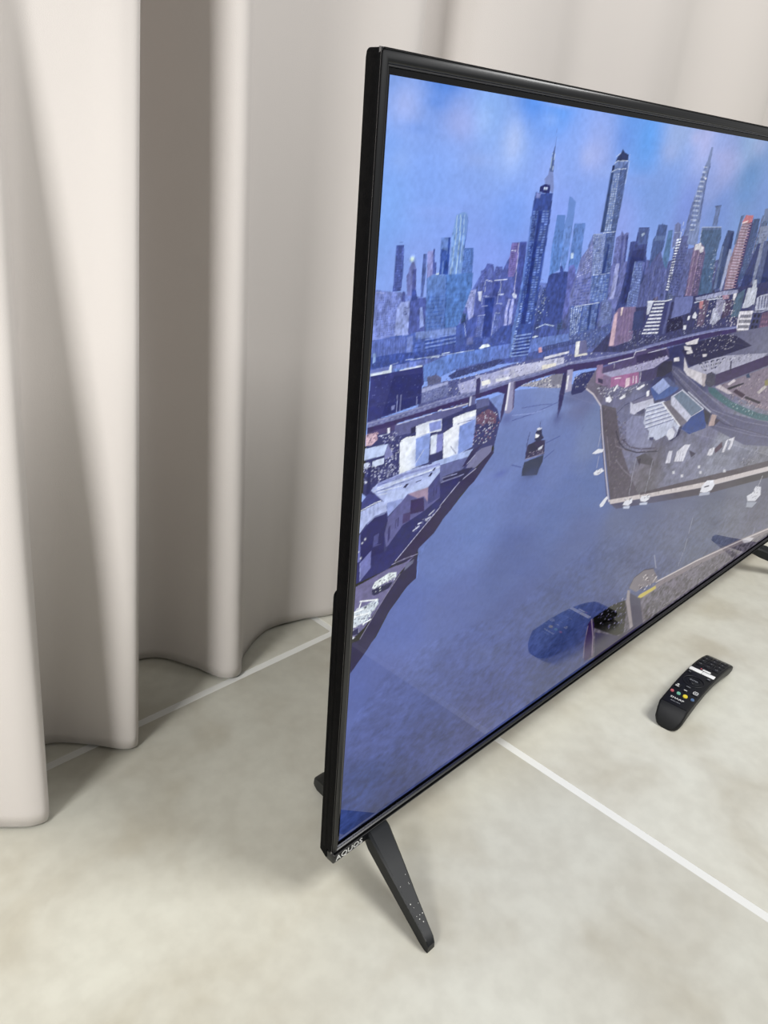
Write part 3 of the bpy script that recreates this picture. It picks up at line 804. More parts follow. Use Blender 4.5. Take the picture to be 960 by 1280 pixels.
('w',6977214,[429,2194,482,2197,484,2117,460,2116],6,12,0.5,0.4,0.8,1),
('f',13489909,[498,2194,521,2195,521,2160,509,2165]),
('f',4281504,[463,2099,508,2115,512,2043,462,2044]),
('f',5531310,[515,2111,553,2111,551,2011,516,2007,516,2063]),
('w',8359373,[515,2108,551,2108,547,2018,517,2014],3,12,0.5,0.4,0.8,1),
('f',2637196,[541,2170,598,2170,598,2087,599,2031,552,2035,551,2108]),
('f',5333930,[605,2111,639,2112,641,2023,603,2023]),
('w',8096202,[607,2107,637,2108,639,2026,607,2026],3,12,0.5,0.4,0.8,1),
('l',11451624,1.9,[529,2176,564,2175]),
('l',11451624,1.9,[530,2176,529,2149]),
('l',11451368,1.9,[528,2142,561,2142]),
('l',11451367,1.9,[514,2113,552,2112]),
('l',11451368,1.9,[613,2176,646,2175]),
('l',11451624,1.9,[620,2197,613,2176,614,2145]),
('l',11451368,2.0,[611,2146,646,2144]),
('l',11385831,2.0,[610,2114,638,2112]),
('l',11385831,2.0,[610,2112,604,2034]),
('f',10857959,[679,2158,694,2157,682,2119,691,2065,674,2063,668,2113]),
('f',10857959,[702,2158,713,2155,714,2124,717,2070,700,2064,694,2118]),
('l',3359374,1.7,[690,2153,692,2068]),
('f',13424372,[696,2174,706,2178,727,2168,724,2156,705,2161]),
('f',7833546,[12,2222,71,2220,129,2214,127,2188,121,2168,109,2081,-16,2079,-29,2225]),
('w',4609697,[24,2207,125,2206,108,2086,19,2086],11,17,0.45,0.45,0.7,3),
('l',11055847,1.9,[14,2220,48,2218]),
('f',5398180,[128,2218,140,2214,141,2184,123,2188]),
('f',9807329,[125,2185,163,2186,168,2080,106,2084,106,2166]),
('l',2833284,2.2,[140,2155,151,2155,153,2146,141,2147,140,2154]),
('l',5201315,1.7,[139,2167,160,2165]),
('f',4938403,[163,2186,190,2190,239,2192,248,2082,167,2085]),
('f',3623055,[168,2222,187,2218,197,2190,168,2185]),
('f',9018587,[212,2162,223,2163,240,2102,220,2097]),
('f',5405377,[255,2259,324,2258,460,2258,463,2208,437,2144,410,2085,247,2079,238,2194,232,2251]),
('g',[255,2259,324,2258,345,2080,247,2079,238,2194,232,2251],[(276,2243,6719432),(288,2168,5272509),(288,2091,5665463)],3),
('l',4087723,2.3,[248,2191,320,2190]),
('l',4812215,1.8,[339,2192,445,2193]),
('l',4022187,2.3,[249,2179,322,2178]),
('l',4812215,1.8,[341,2180,442,2182]),
('l',4022187,2.3,[250,2167,323,2166]),
('l',4746679,1.8,[343,2168,439,2170]),
('l',3956651,2.3,[251,2156,325,2154]),
('l',4746679,1.8,[345,2157,435,2158]),
('l',3956395,2.3,[252,2144,327,2142]),
('l',4746679,1.8,[347,2145,432,2146]),
('l',3956395,2.3,[253,2132,329,2130]),
('l',4680887,1.8,[349,2132,429,2134]),
('l',3890602,2.3,[254,2121,331,2118]),
('l',4615351,1.9,[351,2120,425,2122]),
('l',3825066,2.3,[254,2109,333,2106]),
('l',4615351,1.9,[353,2108,422,2110]),
('l',3759530,2.3,[255,2097,335,2094]),
('l',4549558,1.9,[355,2096,419,2098]),
('l',2772120,2.5,[326,2253,336,2164,341,2081]),
('f',4940980,[15,2078,108,2083,172,2080,199,2086,402,2086,421,1990,260,1991,142,1990,16,1990,13,2040]),
('f',7835601,[202,2085,402,2084,411,2080,414,2063,207,2060]),
('f',5860790,[-16,2079,18,2077,159,2078,165,2026,-20,2023]),
('l',4281506,1.7,[26,2077,26,2030]),
('l',4281506,1.7,[37,2077,37,2029]),
('l',4281506,1.7,[48,2077,48,2029]),
('l',4281506,1.7,[58,2078,59,2029]),
('l',4281506,1.7,[69,2078,70,2028]),
('l',4215970,1.7,[80,2078,81,2028]),
('l',4215714,1.8,[91,2078,92,2028]),
('l',4215714,1.8,[102,2078,103,2027]),
('l',4215713,1.8,[113,2078,115,2027]),
('l',4215713,1.8,[125,2078,126,2026]),
('l',4215713,1.8,[136,2078,137,2026]),
('l',4215713,1.8,[147,2079,149,2026]),
('l',4215713,1.8,[159,2079,161,2025]),
('f',7242439,[164,2074,191,2075,196,2023,168,2023]),
('l',2376335,2.9,[198,2064,231,2064]),
('l',2310799,2.9,[200,2049,233,2049]),
('l',2310543,2.9,[201,2034,235,2035]),
('l',2310543,2.9,[203,2020,237,2020]),
('l',2376335,3.7,[252,2049,407,2054]),
('l',2310543,3.7,[254,2037,410,2041]),
('l',2310543,3.7,[255,2025,412,2029]),
('l',8493528,2.9,[251,2056,406,2061]),
('l',8493527,2.9,[253,2043,408,2048]),
('l',8493527,2.9,[255,2030,411,2034]),
('f',3493019,[-20,2026,137,2026,257,2016,413,2018,421,1992,260,1991,142,1990,-17,1988]),
('s',[18,2027,257,2016,414,2015,418,1994,260,1994,21,1993],75,2.3,[6782401,2177673,5794994],4),
('f',8955355,[17,2037,29,2037,30,2010,18,2007]),
('f',3755675,[402,2087,452,2100,473,2043,599,2031,662,2064,735,2061,738,1994,544,1993,376,1991,335,1990,329,2031,412,2025]),
('s',[371,2020,408,2080,463,2041,707,2023,725,2000,375,1995],135,2.3,[7769293,2111112,6058678],5),
('f',4216740,[407,2083,453,2096,458,2021,413,2018]),
('f',6253738,[468,2040,501,2040,506,2015,470,2016]),
('f',4874154,[559,2027,605,2028,609,2008,560,2010]),
('l',11649773,2.2,[445,2093,460,2048]),
('g',[107,1979,259,1966,258,1972,376,1992,544,1993,738,1994,891,1997,1115,1993,1161,1966,986,1949,726,1939,665,1943,531,1941,433,1936,336,1918,237,1911],[(70,1981,6718926),(297,1979,6390476),(466,1964,5798085),(739,1991,5993666),(1064,1972,6322364)],3),
('l',11978989,2.1,[168,2000,255,1996,376,1995,516,1993]),
('l',2769292,2.8,[375,1997,515,1996,738,1996,904,2000]),
('f',14675192,[543,1996,558,2006,592,2006,609,1997,555,1994]),
('f',14280694,[863,2004,888,2007,907,2002,871,2000]),
('l',13294322,2.7,[294,1995,330,1991]),
('l',13294322,2.7,[290,1992,304,1997]),
('l',13294322,2.8,[344,1999,385,2001]),
('l',6519476,1.9,[825,2713,827,2668]),
('f',5136790,[828,2672,832,2638,840,2578,814,2580,819,2640,823,2647]),
('l',12441313,2.0,[819,2637,816,2584]),
('l',13426664,1.7,[832,2635,834,2584]),
('f',7899587,[812,2580,840,2578,858,2527,856,2509,800,2537,792,2554,810,2568]),
('f',1844584,[772,2512,773,2530,800,2539,834,2536,836,2509]),
('f',12372970,[796,2529,818,2529,818,2522,797,2522]),
('f',3229843,[753,2512,790,2509,857,2511,863,2435,865,2408,748,2407,747,2480]),
('f',3427479,[743,2435,863,2435,864,2344,861,2193,863,2015,850,1929,733,1939,725,2025,739,2107,745,2216,747,2352]),
('f',6192326,[743,2435,753,2435,757,2349,757,2219,751,2106,747,1982,744,1943,733,1945,727,2040,737,2122,745,2220,747,2352]),
('f',1650553,[786,2451,806,2451,803,2358,805,2259,803,2160,804,2058,781,2060,781,2197,785,2301,788,2392]),
('w',7244751,[753,2454,782,2454,781,2060,764,2062],3,46,0.62,0.5,0.85,6),
('w',7244236,[808,2455,853,2455,843,2055,805,2058],2,46,0.75,0.5,0.85,7),
('w',1519483,[768,2454,776,2454,781,2060,772,2061],1,46,0.8,0.5,0.9,8),
('l',8756695,3.6,[757,2018,854,2018]),
('l',8756695,3.7,[755,2006,854,2005]),
('l',8690902,3.7,[753,1993,854,1992]),
('l',8690903,3.7,[751,1981,853,1979]),
('l',8690902,3.7,[749,1968,853,1966]),
('l',8625110,3.7,[747,1955,853,1952]),
('l',8625110,3.7,[746,1943,853,1939]),
('l',1192063,4.0,[759,2011,856,2011]),
('l',667007,4.0,[757,1999,856,1998]),
('l',667007,4.0,[755,1986,856,1985]),
('l',404606,4.0,[753,1974,855,1972]),
('l',206974,4.0,[751,1961,855,1958]),
('l',206717,4.0,[749,1948,855,1945]),
('w',9612512,[757,2140,770,2139,751,1941,735,1943],1,22,0.9,0.5,0.8,9),
('f',7437755,[756,2510,784,2509,783,2493,755,2493]),
('f',6654157,[965,2503,983,2500,1015,2484,1019,2408,1022,2290,1013,2243,984,2237,965,2408,969,2449]),
('f',5931206,[904,2439,959,2439,965,2408,976,2306,975,2245,914,2226,902,2332,906,2408]),
('f',5930433,[1029,2409,1105,2411,1111,2317,1115,2284,1097,2232,1036,2235,1031,2348]),
('f',12900852,[1038,2304,1056,2304,1060,2285,1044,2283]),
('f',6384563,[1039,2257,1073,2261,1094,2240,1085,2180,1066,2151,1045,2182]),
('f',3689105,[912,2227,931,2234,984,2237,977,2259,996,2258,1007,2240,1044,2235,1049,2182,1051,2083,1046,2041,934,2037,911,2071,915,2094,907,2190]),
('f',6055598,[1039,2235,1065,2241,1099,2225,1092,2157,1088,2080,1056,2044,1051,2083,1051,2152]),
('s',[850,2151,957,2144,930,2050,865,2056],39,3.7,[13755378,9743837,4215962],7),
('s',[858,2214,897,2227,918,2093,875,2082],45,3.1,[7703756,5004964,12438507],8),
('l',12768240,2.8,[881,2036,938,2046,1003,2033]),
('f',1912414,[1244,2632,1255,2649,1273,2660,1280,2675,1301,2664,1332,2658,1336,2636]),
('f',6519215,[1224,2591,1240,2617,1245,2633,1342,2638,1347,2510,1345,2376,1226,2376,1226,2508]),
('f',2703217,[1224,2591,1243,2591,1253,2375,1225,2376]),
('f',992087,[1226,2616,1245,2618,1245,2597,1226,2595]),
('f',4413323,[1290,2604,1338,2633,1343,2510,1344,2378,1301,2379,1297,2509]),
('w',11188952,[1248,2590,1291,2592,1304,2381,1251,2381],3,24,0.5,0.55,0.9,10),
('w',6518695,[1298,2595,1333,2618,1343,2380,1308,2380],3,22,0.7,0.4,0.7,11),
('l',13096170,2.2,[1238,2623,1259,2633,1336,2636]),
('l',13096170,2.2,[1227,2593,1245,2599,1264,2604,1331,2608]),
('l',13096170,2.2,[1243,2647,1272,2660]),
('l',12307179,1.9,[1340,2659,1346,2633,1345,2554]),
('f',6518191,[1176,2370,1243,2370,1247,2375,1344,2378,1351,2300,1359,2217,1275,2209,1221,2212,1151,2327]),
('f',4282000,[1269,2373,1343,2376,1357,2221,1296,2216]),
('w',11517920,[1177,2367,1246,2369,1266,2213,1183,2213],6,22,0.5,0.5,0.95,12),
('w',10991579,[1247,2374,1268,2374,1291,2220,1268,2217],2,22,0.55,0.5,0.95,13),
('w',6979248,[1278,2370,1340,2372,1356,2225,1303,2221],3,20,0.7,0.4,0.8,14),
('f',2440060,[1300,2331,1315,2331,1314,2219,1291,2218]),
('l',12767466,2.4,[1176,2370,1243,2370]),
('l',12767466,2.4,[1247,2374,1344,2378]),
('l',12833259,2.5,[1221,2212,1359,2216]),
('f',5072036,[1221,2212,1359,2216,1377,2103,1212,2106,1144,2177]),
('w',9151185,[1222,2208,1357,2211,1367,2108,1187,2112],6,14,0.7,0.35,0.9,15),
('f',7108273,[1115,2284,1166,2327,1177,2367,1215,2227,1248,2068,1233,2000,1116,2015,1079,2143,1104,2232]),
('w',10857942,[1144,2305,1183,2341,1208,2227,1104,2209],6,12,0.6,0.4,0.8,16),
('w',5003675,[1099,2202,1213,2212,1244,2011,1120,2022],5,16,0.8,0.4,0.8,17),
('f',4742816,[1096,2101,1260,2099,1316,2100,1323,2037,1322,1992,1237,1987,1129,1973]),
('f',2440831,[1241,2098,1260,2098,1270,1992,1255,1992]),
('f',2440062,[1311,2097,1323,2099,1329,1993,1317,1992]),
('w',12110055,[1101,2097,1193,2096,1190,1992,1130,1981],5,16,0.5,0.55,0.9,18),
('w',8624585,[1197,2096,1242,2095,1258,1993,1205,1992],2,14,0.8,0.35,0.9,19),
('w',8098242,[1263,2095,1312,2095,1320,1996,1273,1994],2,14,0.8,0.35,0.9,20),
('l',13030380,2.9,[1133,2098,1260,2100,1316,2101]),
('f',6320036,[1336,2106,1364,2118,1380,2107,1424,2109,1447,2006,1337,1997,1343,2044]),
('w',8424636,[1339,2098,1423,2102,1436,2024,1351,2022],5,9,0.7,0.35,0.8,21),
('f',4741266,[1126,1982,1237,1987,1361,1992,1447,2006,1459,1940,1387,1922,1260,1918,1131,1965]),
('s',[1125,1986,1363,1988,1447,1984,1467,1909,1266,1901,1124,1966],165,3.3,[8885953,2438254,6583204,11319769],9),
('f',6713259,[1357,2356,1385,2364,1391,2382,1415,2366,1430,2374,1450,2372,1455,2348,1472,2240,1469,2105,1469,2046,1388,2106,1364,2244]),
('f',5002644,[1398,2362,1419,2362,1435,2250,1441,2161,1424,2161,1412,2266]),
('f',3818885,[1434,2364,1452,2364,1467,2253,1454,2261]),
('w',5133971,[1363,2349,1399,2351,1406,2219,1377,2220],3,12,0.5,0.5,0.7,22),
('f',9739212,[1394,2251,1421,2254,1429,2202,1429,2108,1395,2110]),
('f',3424638,[1479,2337,1524,2339,1527,2392,1620,2392,1629,2321,1645,2250,1551,2256,1557,2179,1560,2056,1459,2051,1479,2117,1489,2199]),
('f',4610192,[1528,2389,1619,2390,1627,2325,1544,2323]),
('f',11058138,[1559,2366,1578,2372,1590,2366,1568,2356]),
('f',2174056,[1510,2301,1612,2305,1622,2257,1545,2258,1560,2086,1502,2082,1509,2190]),
('f',5464989,[1551,2255,1622,2255,1643,2183,1646,2093,1654,2032,1548,2064,1553,2146]),
('w',8294850,[1555,2249,1621,2250,1650,2041,1555,2067],5,18,0.6,0.4,0.9,23),
('l',9874133,2.0,[1551,2255,1554,2154,1550,2070]),
('f',4347790,[1690,2361,1693,2403,1725,2403,1727,2411,1738,2403,1778,2402,1788,2313,1756,2238,1687,2207,1672,2341]),
('f',5532316,[1692,2357,1784,2357,1779,2339,1683,2336]),
('f',3753858,[1639,2276,1649,2267,1659,2208,1658,2149,1640,2150,1643,2226]),
('f',5074844,[1797,2379,1840,2380,1861,2269,1860,2199,1796,2232]),
('f',6910882,[1849,2401,1873,2413,1908,2402,1925,2347,1894,2311,1868,2303]),
('l',9675207,2.7,[1860,2369,1923,2371]),
('f',5331601,[1683,2207,1698,2244,1731,2273,1768,2293,1828,2227,1866,2208,1894,2109,1747,2073,1750,2024,1645,2032,1640,2150]),
('l',3423865,3.5,[1713,2231,1697,2059]),
('l',7502765,3.5,[1741,2227,1738,2062]),
('l',3423865,3.5,[1769,2222,1779,2064]),
('l',7502764,3.5,[1798,2218,1821,2067]),
('l',3423864,3.5,[1827,2213,1864,2069]),
('l',7502763,3.6,[1856,2208,1907,2072]),
('s',[1670,2245,1847,2226,1880,2118,1681,2034,1652,2036],90,3.7,[7634863,3489915,6252700],24),
('f',3554418,[1888,2303,1942,2353,1933,2232,1925,2107,1894,2109,1894,2251]),
('f',5463184,[1938,2351,2021,2357,2033,2295,2013,2134,2008,2083,1938,2101,1941,2196]),
('w',14804980,[1897,2343,1943,2347,1925,2111,1896,2115],2,19,0.85,0.55,1,25),
('w',3094894,[1928,2302,2029,2304,2024,2092,1948,2105],6,17,0.6,0.5,0.85,26),
('l',12700641,2.8,[1878,2303,2017,2306]),
('f',7701936,[2038,2724,2057,2724,2064,2661,2068,2591,2083,2482,2109,2369,2122,2306,2011,2317,1952,2353,1973,2409,1977,2514,2005,2593,2016,2647,2029,2667]),
('f',5399186,[2066,2663,2072,2649,2068,2591,2083,2482,2090,2413,2079,2413,2062,2490,2055,2595]),
('l',12766176,2.4,[2006,2642,2041,2642]),
('l',4477570,2.4,[2005,2632,2042,2632]),
('l',12766176,2.4,[2004,2622,2042,2622]),
('l',4477570,2.4,[2003,2613,2043,2612]),
('l',12766176,2.4,[2002,2603,2043,2602]),
('l',4477570,2.4,[2000,2593,2044,2593]),
('l',12700640,2.4,[1999,2583,2045,2583]),
('l',4477314,2.4,[1998,2573,2045,2573]),
('l',12700640,2.4,[1997,2563,2046,2563]),
('l',4477314,2.4,[1996,2553,2047,2553]),
('l',12700640,2.5,[1995,2543,2047,2543]),
('l',4477314,2.5,[1994,2533,2048,2532]),
('l',12700640,2.5,[1993,2523,2049,2522]),
('l',4412034,2.5,[1992,2513,2049,2512]),
('l',12700640,2.5,[1991,2503,2050,2502]),
('l',4411778,2.5,[1990,2493,2051,2492]),
('l',12700640,2.5,[1988,2483,2051,2482]),
('l',4411778,2.5,[1987,2473,2052,2471]),
('l',12700640,2.5,[1986,2462,2053,2461]),
('l',4411778,2.5,[1985,2452,2053,2451]),
('l',12700640,2.5,[1984,2442,2054,2441]),
('l',4411778,2.5,[1983,2432,2055,2430]),
('l',12700640,2.6,[1982,2422,2055,2420]),
('l',4411778,2.6,[1981,2411,2056,2409]),
('l',12700640,2.6,[1980,2401,2057,2399]),
('l',4411778,2.6,[1978,2391,2058,2389]),
('l',12700640,2.6,[1977,2380,2058,2378]),
('f',6385826,[1971,2497,1987,2506,2004,2370,1972,2353,1952,2353]),
('f',15265013,[2042,2599,2058,2600,2059,2592,2045,2592]),
('f',6057626,[2217,2483,2288,2488,2285,2475,2292,2394,2240,2394,2235,2472]),
('l',3754359,3.1,[2218,2482,2288,2487]),
('l',14673650,3.0,[1931,2413,1933,2379,1929,2349]),
('f',5463184,[1947,2353,2007,2355,2012,2295,2039,2264,2025,2110,1988,2103,1932,2134,1926,2267]),
('w',3292017,[1893,2303,2013,2304,2030,2100,1920,2116],7,16,0.6,0.5,0.8,27),
('f',5989270,[2033,2295,2097,2302,2093,2262,2112,2086,2040,2081]),
('l',4212863,2.9,[2043,2286,2046,2090]),
('l',4212862,2.9,[2060,2285,2065,2089]),
('l',4212862,2.9,[2077,2285,2085,2088]),
('l',4147326,2.9,[2094,2284,2105,2087]),
('f',4348801,[2129,2390,2347,2389,2372,2343,2365,2273,2386,2138,2428,2067,2245,2073,2208,2249,2142,2319]),
('f',5531537,[2129,2390,2347,2389,2353,2378,2134,2377]),
('l',11385299,3.3,[2144,2322,2131,2390,2346,2390]),
('l',3559542,2.2,[2185,2291,2321,2289]),
('l',3559542,2.2,[2193,2268,2325,2265]),
('l',3559542,2.3,[2202,2245,2330,2242]),
('l',3494006,2.3,[2210,2222,2335,2218]),
('l',3953785,2.3,[2219,2198,2339,2194]),
('l',4019834,2.3,[2228,2174,2344,2170]),
('l',4019578,2.3,[2237,2150,2349,2146]),
('l',4019834,2.4,[2246,2126,2354,2121]),
('l',4019834,2.4,[2255,2101,2359,2096]),
('f',3294065,[2407,2300,2432,2375,2515,2369,2529,2283,2512,2092,2427,2084,2411,2176]),
('f',5925263,[2407,2300,2431,2300,2459,2095,2428,2086]),
('f',598874,[2481,2356,2513,2367,2527,2283,2517,2240,2486,2260]),
('s',[2298,2289,2368,2287,2388,2215,2386,2118,2344,2150],33,5.0,[10333380,7504549,12964064],28),
('f',10068674,[2508,2284,2543,2280,2548,2189,2535,2070,2507,2087]),
('f',7430276,[2095,2314,2158,2319,2204,2300,2234,2267,2259,2067,2114,2077,2093,2262]),
('f',5787512,[2172,2285,2234,2267,2259,2067,2184,2072]),
('f',13881818,[2102,2313,2158,2320,2171,2305,2199,2300,2204,2279,2178,2273,2153,2290,2103,2287]),
('l',12035772,3.3,[2114,2286,2131,2080]),
('l',6574966,3.3,[2135,2286,2155,2079]),
('l',11443637,3.3,[2157,2285,2180,2077]),
('w',9206422,[2155,2269,2225,2263,2242,2078,2167,2083],3,20,0.5,0.45,0.85,29),
('f',3614812,[2654,2412,2709,2441,2736,2363,2733,2182,2741,2068,2680,2061,2646,2196]),
('f',8875904,[2587,2402,2606,2440,2709,2441,2676,2402,2685,2234,2680,2061,2571,2053,2542,2200]),
('f',11627639,[2611,2445,2711,2443,2710,2411,2673,2407,2584,2409]),
('f',14731978,[2588,2409,2657,2421,2657,2412,2589,2403]),
('l',12102593,3.4,[2590,2397,2684,2395]),
('l',12102593,3.5,[2589,2384,2683,2381]),
('l',12102593,3.5,[2589,2370,2683,2367]),
('l',12102593,3.5,[2588,2356,2682,2353]),
('l',12102593,3.5,[2587,2342,2682,2339]),
('l',12102593,3.5,[2587,2328,2681,2325]),
('l',12102593,3.5,[2586,2315,2681,2311]),
('l',12102593,3.6,[2585,2301,2680,2297]),
('l',12102593,3.6,[2585,2287,2680,2282]),
('l',12102593,3.6,[2584,2273,2679,2268]),
('l',12102593,3.6,[2583,2259,2678,2254]),
('l',12102593,3.6,[2583,2244,2678,2240]),
('l',12102593,3.6,[2582,2230,2677,2225]),
('l',12102593,3.6,[2581,2216,2677,2211]),
('l',12102593,3.7,[2581,2202,2676,2196]),
('l',12102593,3.7,[2580,2188,2676,2182]),
('l',12102593,3.7,[2579,2173,2675,2167]),
('l',12234180,3.7,[2579,2159,2675,2153]),
('l',12234180,3.7,[2578,2145,2674,2138]),
('l',12234180,3.7,[2577,2130,2674,2123]),
('l',12234180,3.8,[2577,2116,2673,2109]),
('l',12234180,3.8,[2576,2101,2673,2094]),
('l',12234180,3.8,[2575,2087,2672,2079]),
('l',12234180,3.8,[2575,2072,2671,2064]),
('l',12755630,2.7,[2679,2402,2708,2402]),
('l',12755630,2.7,[2679,2388,2708,2388]),
('l',12755630,2.7,[2679,2374,2708,2374]),
('l',12755630,2.8,[2679,2360,2708,2360]),
('l',12755630,2.8,[2679,2346,2708,2346]),
('l',12755630,2.8,[2679,2332,2708,2331]),
('l',12755630,2.8,[2679,2318,2708,2317]),
('l',12755630,2.8,[2679,2304,2708,2303]),
('l',12755630,2.8,[2679,2289,2708,2289]),
('l',12755630,2.8,[2679,2275,2708,2274]),
('l',12755630,2.8,[2679,2261,2708,2260]),
('l',12755630,2.9,[2679,2247,2709,2246]),
('l',12755630,2.9,[2679,2232,2709,2231]),
('l',12755630,2.9,[2679,2218,2709,2217]),
('l',12755630,2.9,[2679,2203,2709,2202]),
('l',12755630,2.9,[2679,2189,2709,2188]),
('l',12755630,2.9,[2679,2174,2709,2173]),
('l',12821166,2.9,[2679,2160,2709,2158]),
('l',12887473,2.9,[2679,2145,2709,2144]),
('l',12953009,3.0,[2679,2130,2709,2129]),
('l',12953009,3.0,[2679,2115,2709,2114]),
('l',12953009,3.0,[2680,2101,2709,2099]),
('l',12953009,3.0,[2680,2086,2709,2084]),
('l',12887473,3.0,[2680,2071,2709,2069]),
('f',5333383,[2549,2440,2592,2447,2580,2412,2574,2306,2552,2302,2552,2379]),
('f',3623543,[2725,2426,2804,2429,2825,2332,2814,2241,2788,2139,2714,2090,2726,2193,2724,2313]),
('w',5597073,[2767,2327,2825,2342,2802,2159,2733,2162],5,12,0.5,0.5,0.8,30),
('f',8094881,[2834,2386,2946,2395,2980,2340,2962,2247,2957,2104,2937,2062,2886,2275]),
('f',2240358,[2866,2303,2906,2305,2917,2111,2889,2070,2826,2042,2769,2045,2788,2139]),
('w',5792906,[2876,2366,2957,2371,2958,2252,2901,2254],4,8,0.5,0.5,0.8,31),
('f',4608636,[2941,2314,3054,2318,3152,2187,3053,2039,2984,2076,2971,2194]),
('f',204636,[3030,2271,3090,2270,3247,2061,3131,2012,3061,2027]),
('f',6649242,[2838,2475,2928,2486,2972,2426,2830,2411,2849,2441]),
('f',3492212,[2725,2426,2804,2429,2809,2401,2757,2343]),
('f',2895969,[1608,2057,1974,2056,2223,2070,3164,2090,3431,1728,2897,1842,2268,1852,1776,1835,1557,1832,1381,1846,1332,1893]),
('f',9606840,[2241,2060,2558,2073,2753,2070,2765,2052,2586,2046,2254,2045]),
('f',2633822,[2259,2044,2584,2048,2594,2032,2249,2027]),
('l',12765404,4.9,[2244,2037,2347,2040,2580,2037]),
('f',5851752,[2344,2045,2418,2036,2412,1960,2411,1909,2333,1908,2318,2005]),
('f',11302270,[2299,2039,2348,2038,2351,1999,2316,2001]),
('f',11317446,[2486,1989,2583,1999,2616,1926,2539,1898,2490,1911]),
('f',9474223,[2507,2038,2621,2022,2627,1961,2600,1936,2515,1991]),
('f',4141653,[2621,2022,2708,2020,2724,1944,2650,1923,2622,1935]),
('f',13356765,[2610,2005,2635,2008,2636,1964,2613,1966]),
('f',4743033,[2768,2047,2856,2068,2868,1965,2854,1916,2747,1924,2749,2009]),
('f',14605541,[2705,2051,2754,2052,2746,2013,2723,2015]),
('f',10583958,[2561,2051,2657,2050,2660,2028,2586,2029]),
('s',[2256,2014,2470,2015,2697,2021,2848,1925,2874,1868,2550,1879,2303,1894],225,6.0,[12566482,4999269,7827597,3091542,14869226],32),
('s',[2347,2057,2722,2050,2770,1976,2441,1996],75,5.2,[12698838,4736101,14935276],33),
('w',13354192,[2735,1961,2761,1964,2753,1933,2730,1935],1,3,0.6,0.5,1.0,1),
('w',13354192,[2759,1923,2785,1926,2777,1895,2754,1897],1,3,0.6,0.5,1.0,1),
('w',13354192,[2777,1895,2804,1897,2796,1866,2772,1868],1,3,0.6,0.5,1.0,1),
('f',12107213,[2945,2110,2987,2111,3012,2066,3026,2063,3052,1958,2881,1961,2891,2071,2949,2068]),
('s',[2894,2066,3019,2061,3044,1965,2889,1968],60,3.7,[9541551,13817313],34),
('f',13947612,[2854,1946,3059,1935,3060,1889,3087,1674,2879,1698,2875,1812]),
('f',9276571,[2879,1927,3055,1914,3060,1894,2882,1908]),
('w',5000546,[2884,1926,3053,1913,3056,1895,2886,1908],9,1,0.5,0.8,0.9,35),
('f',9276570,[2881,1898,3060,1884,3064,1864,2885,1879]),
('w',4934753,[2887,1897,3058,1883,3061,1865,2889,1879],9,1,0.5,0.8,0.9,36),
('f',9210777,[2884,1869,3064,1854,3068,1833,2888,1849]),
('w',4803167,[2889,1868,3062,1853,3065,1835,2892,1850],9,1,0.5,0.8,0.9,37),
('f',9144985,[2887,1840,3068,1823,3072,1803,2890,1820]),
('w',4737119,[2892,1838,3066,1823,3069,1804,2895,1820],9,1,0.5,0.8,0.9,38),
('f',9144985,[2889,1810,3072,1793,3077,1772,2893,1790]),
('w',4671583,[2895,1808,3071,1792,3073,1773,2897,1790],9,1,0.5,0.8,0.9,39),
('f',9144985,[2892,1780,3077,1762,3081,1741,2896,1760]),
('w',4605790,[2898,1779,3075,1761,3078,1742,2900,1760],9,1,0.5,0.8,0.9,40),
('f',9144985,[2895,1750,3081,1731,3085,1710,2898,1730]),
('w',4671582,[2900,1748,3079,1730,3082,1711,2903,1730],9,1,0.5,0.8,0.9,41),
('f',3422567,[3062,1931,3202,1917,3203,1809,3208,1730,3138,1668,3078,1675,3062,1851]),
('w',197426,[3075,1921,3193,1912,3205,1680,3086,1694],2,7,0.6,0.6,1,44),
('l',10856639,4.3,[3059,1927,3196,1917,3289,1921]),
('f',5915749,[3207,1911,3350,1909,3543,1652,3256,1679,3217,1808]),
('w',8545149,[3214,1900,3348,1895,3475,1670,3273,1693],4,7,0.5,0.5,0.9,45),
('f',11054274,[3062,2006,3105,2017,3266,2021,3343,1920,3079,1932]),
('f',5659005,[3093,2009,3113,2009,3135,1940,3119,1939]),
('f',5659005,[3134,2010,3155,2010,3178,1940,3161,1939]),
('f',5658748,[3176,2011,3197,2011,3222,1939,3204,1939]),
('f',5658748,[3218,2012,3240,2012,3266,1939,3248,1938]),
('f',4540531,[3026,1974,3055,1967,3064,1936,2972,1948,2975,1961]),
('t',[-85,2228,97,2366,311,2387,652,2357,713,2486,783,2576,941,2380,1161,2465,1234,2662,1395,2642,1462,2406,1895,2405,1975,2701,2236,2544,2689,2440,3386,2443,4119,1576,-64,1955],0.3,1.0,0.6,22,1),
('f',7693709,[1484,2062,1499,2067,1525,2067,1642,2061,1669,1910,1510,1897,1464,1905,1463,2040]),
('f',13019577,[1464,2040,1487,2051,1499,1980,1508,1902,1469,1904,1465,1970]),
('f',14864589,[1512,2066,1527,2067,1529,2031,1518,2032]),
('l',6902648,2.8,[1531,2063,1552,1911]),
('l',9928604,2.8,[1543,2062,1567,1913]),
('l',6836856,2.8,[1556,2061,1583,1915]),
('l',9928604,2.8,[1569,2060,1598,1917]),
('l',6837112,2.8,[1581,2059,1613,1919]),
('l',9928603,2.9,[1594,2058,1628,1921]),
('l',6837112,2.9,[1607,2057,1644,1923]),
('f',3093611,[1745,2077,1986,2065,1987,2043,1982,1904,1915,1896,1746,1916,1762,2019]),
('f',12962526,[1744,2079,1802,2076,1781,2017,1759,2015]),
('f',14541292,[1809,2061,1914,2057,1914,2050,1809,2054]),
('s',[1812,2055,1918,2050,1914,2042,1806,2047],15,2.7,[857937,7568285],50),
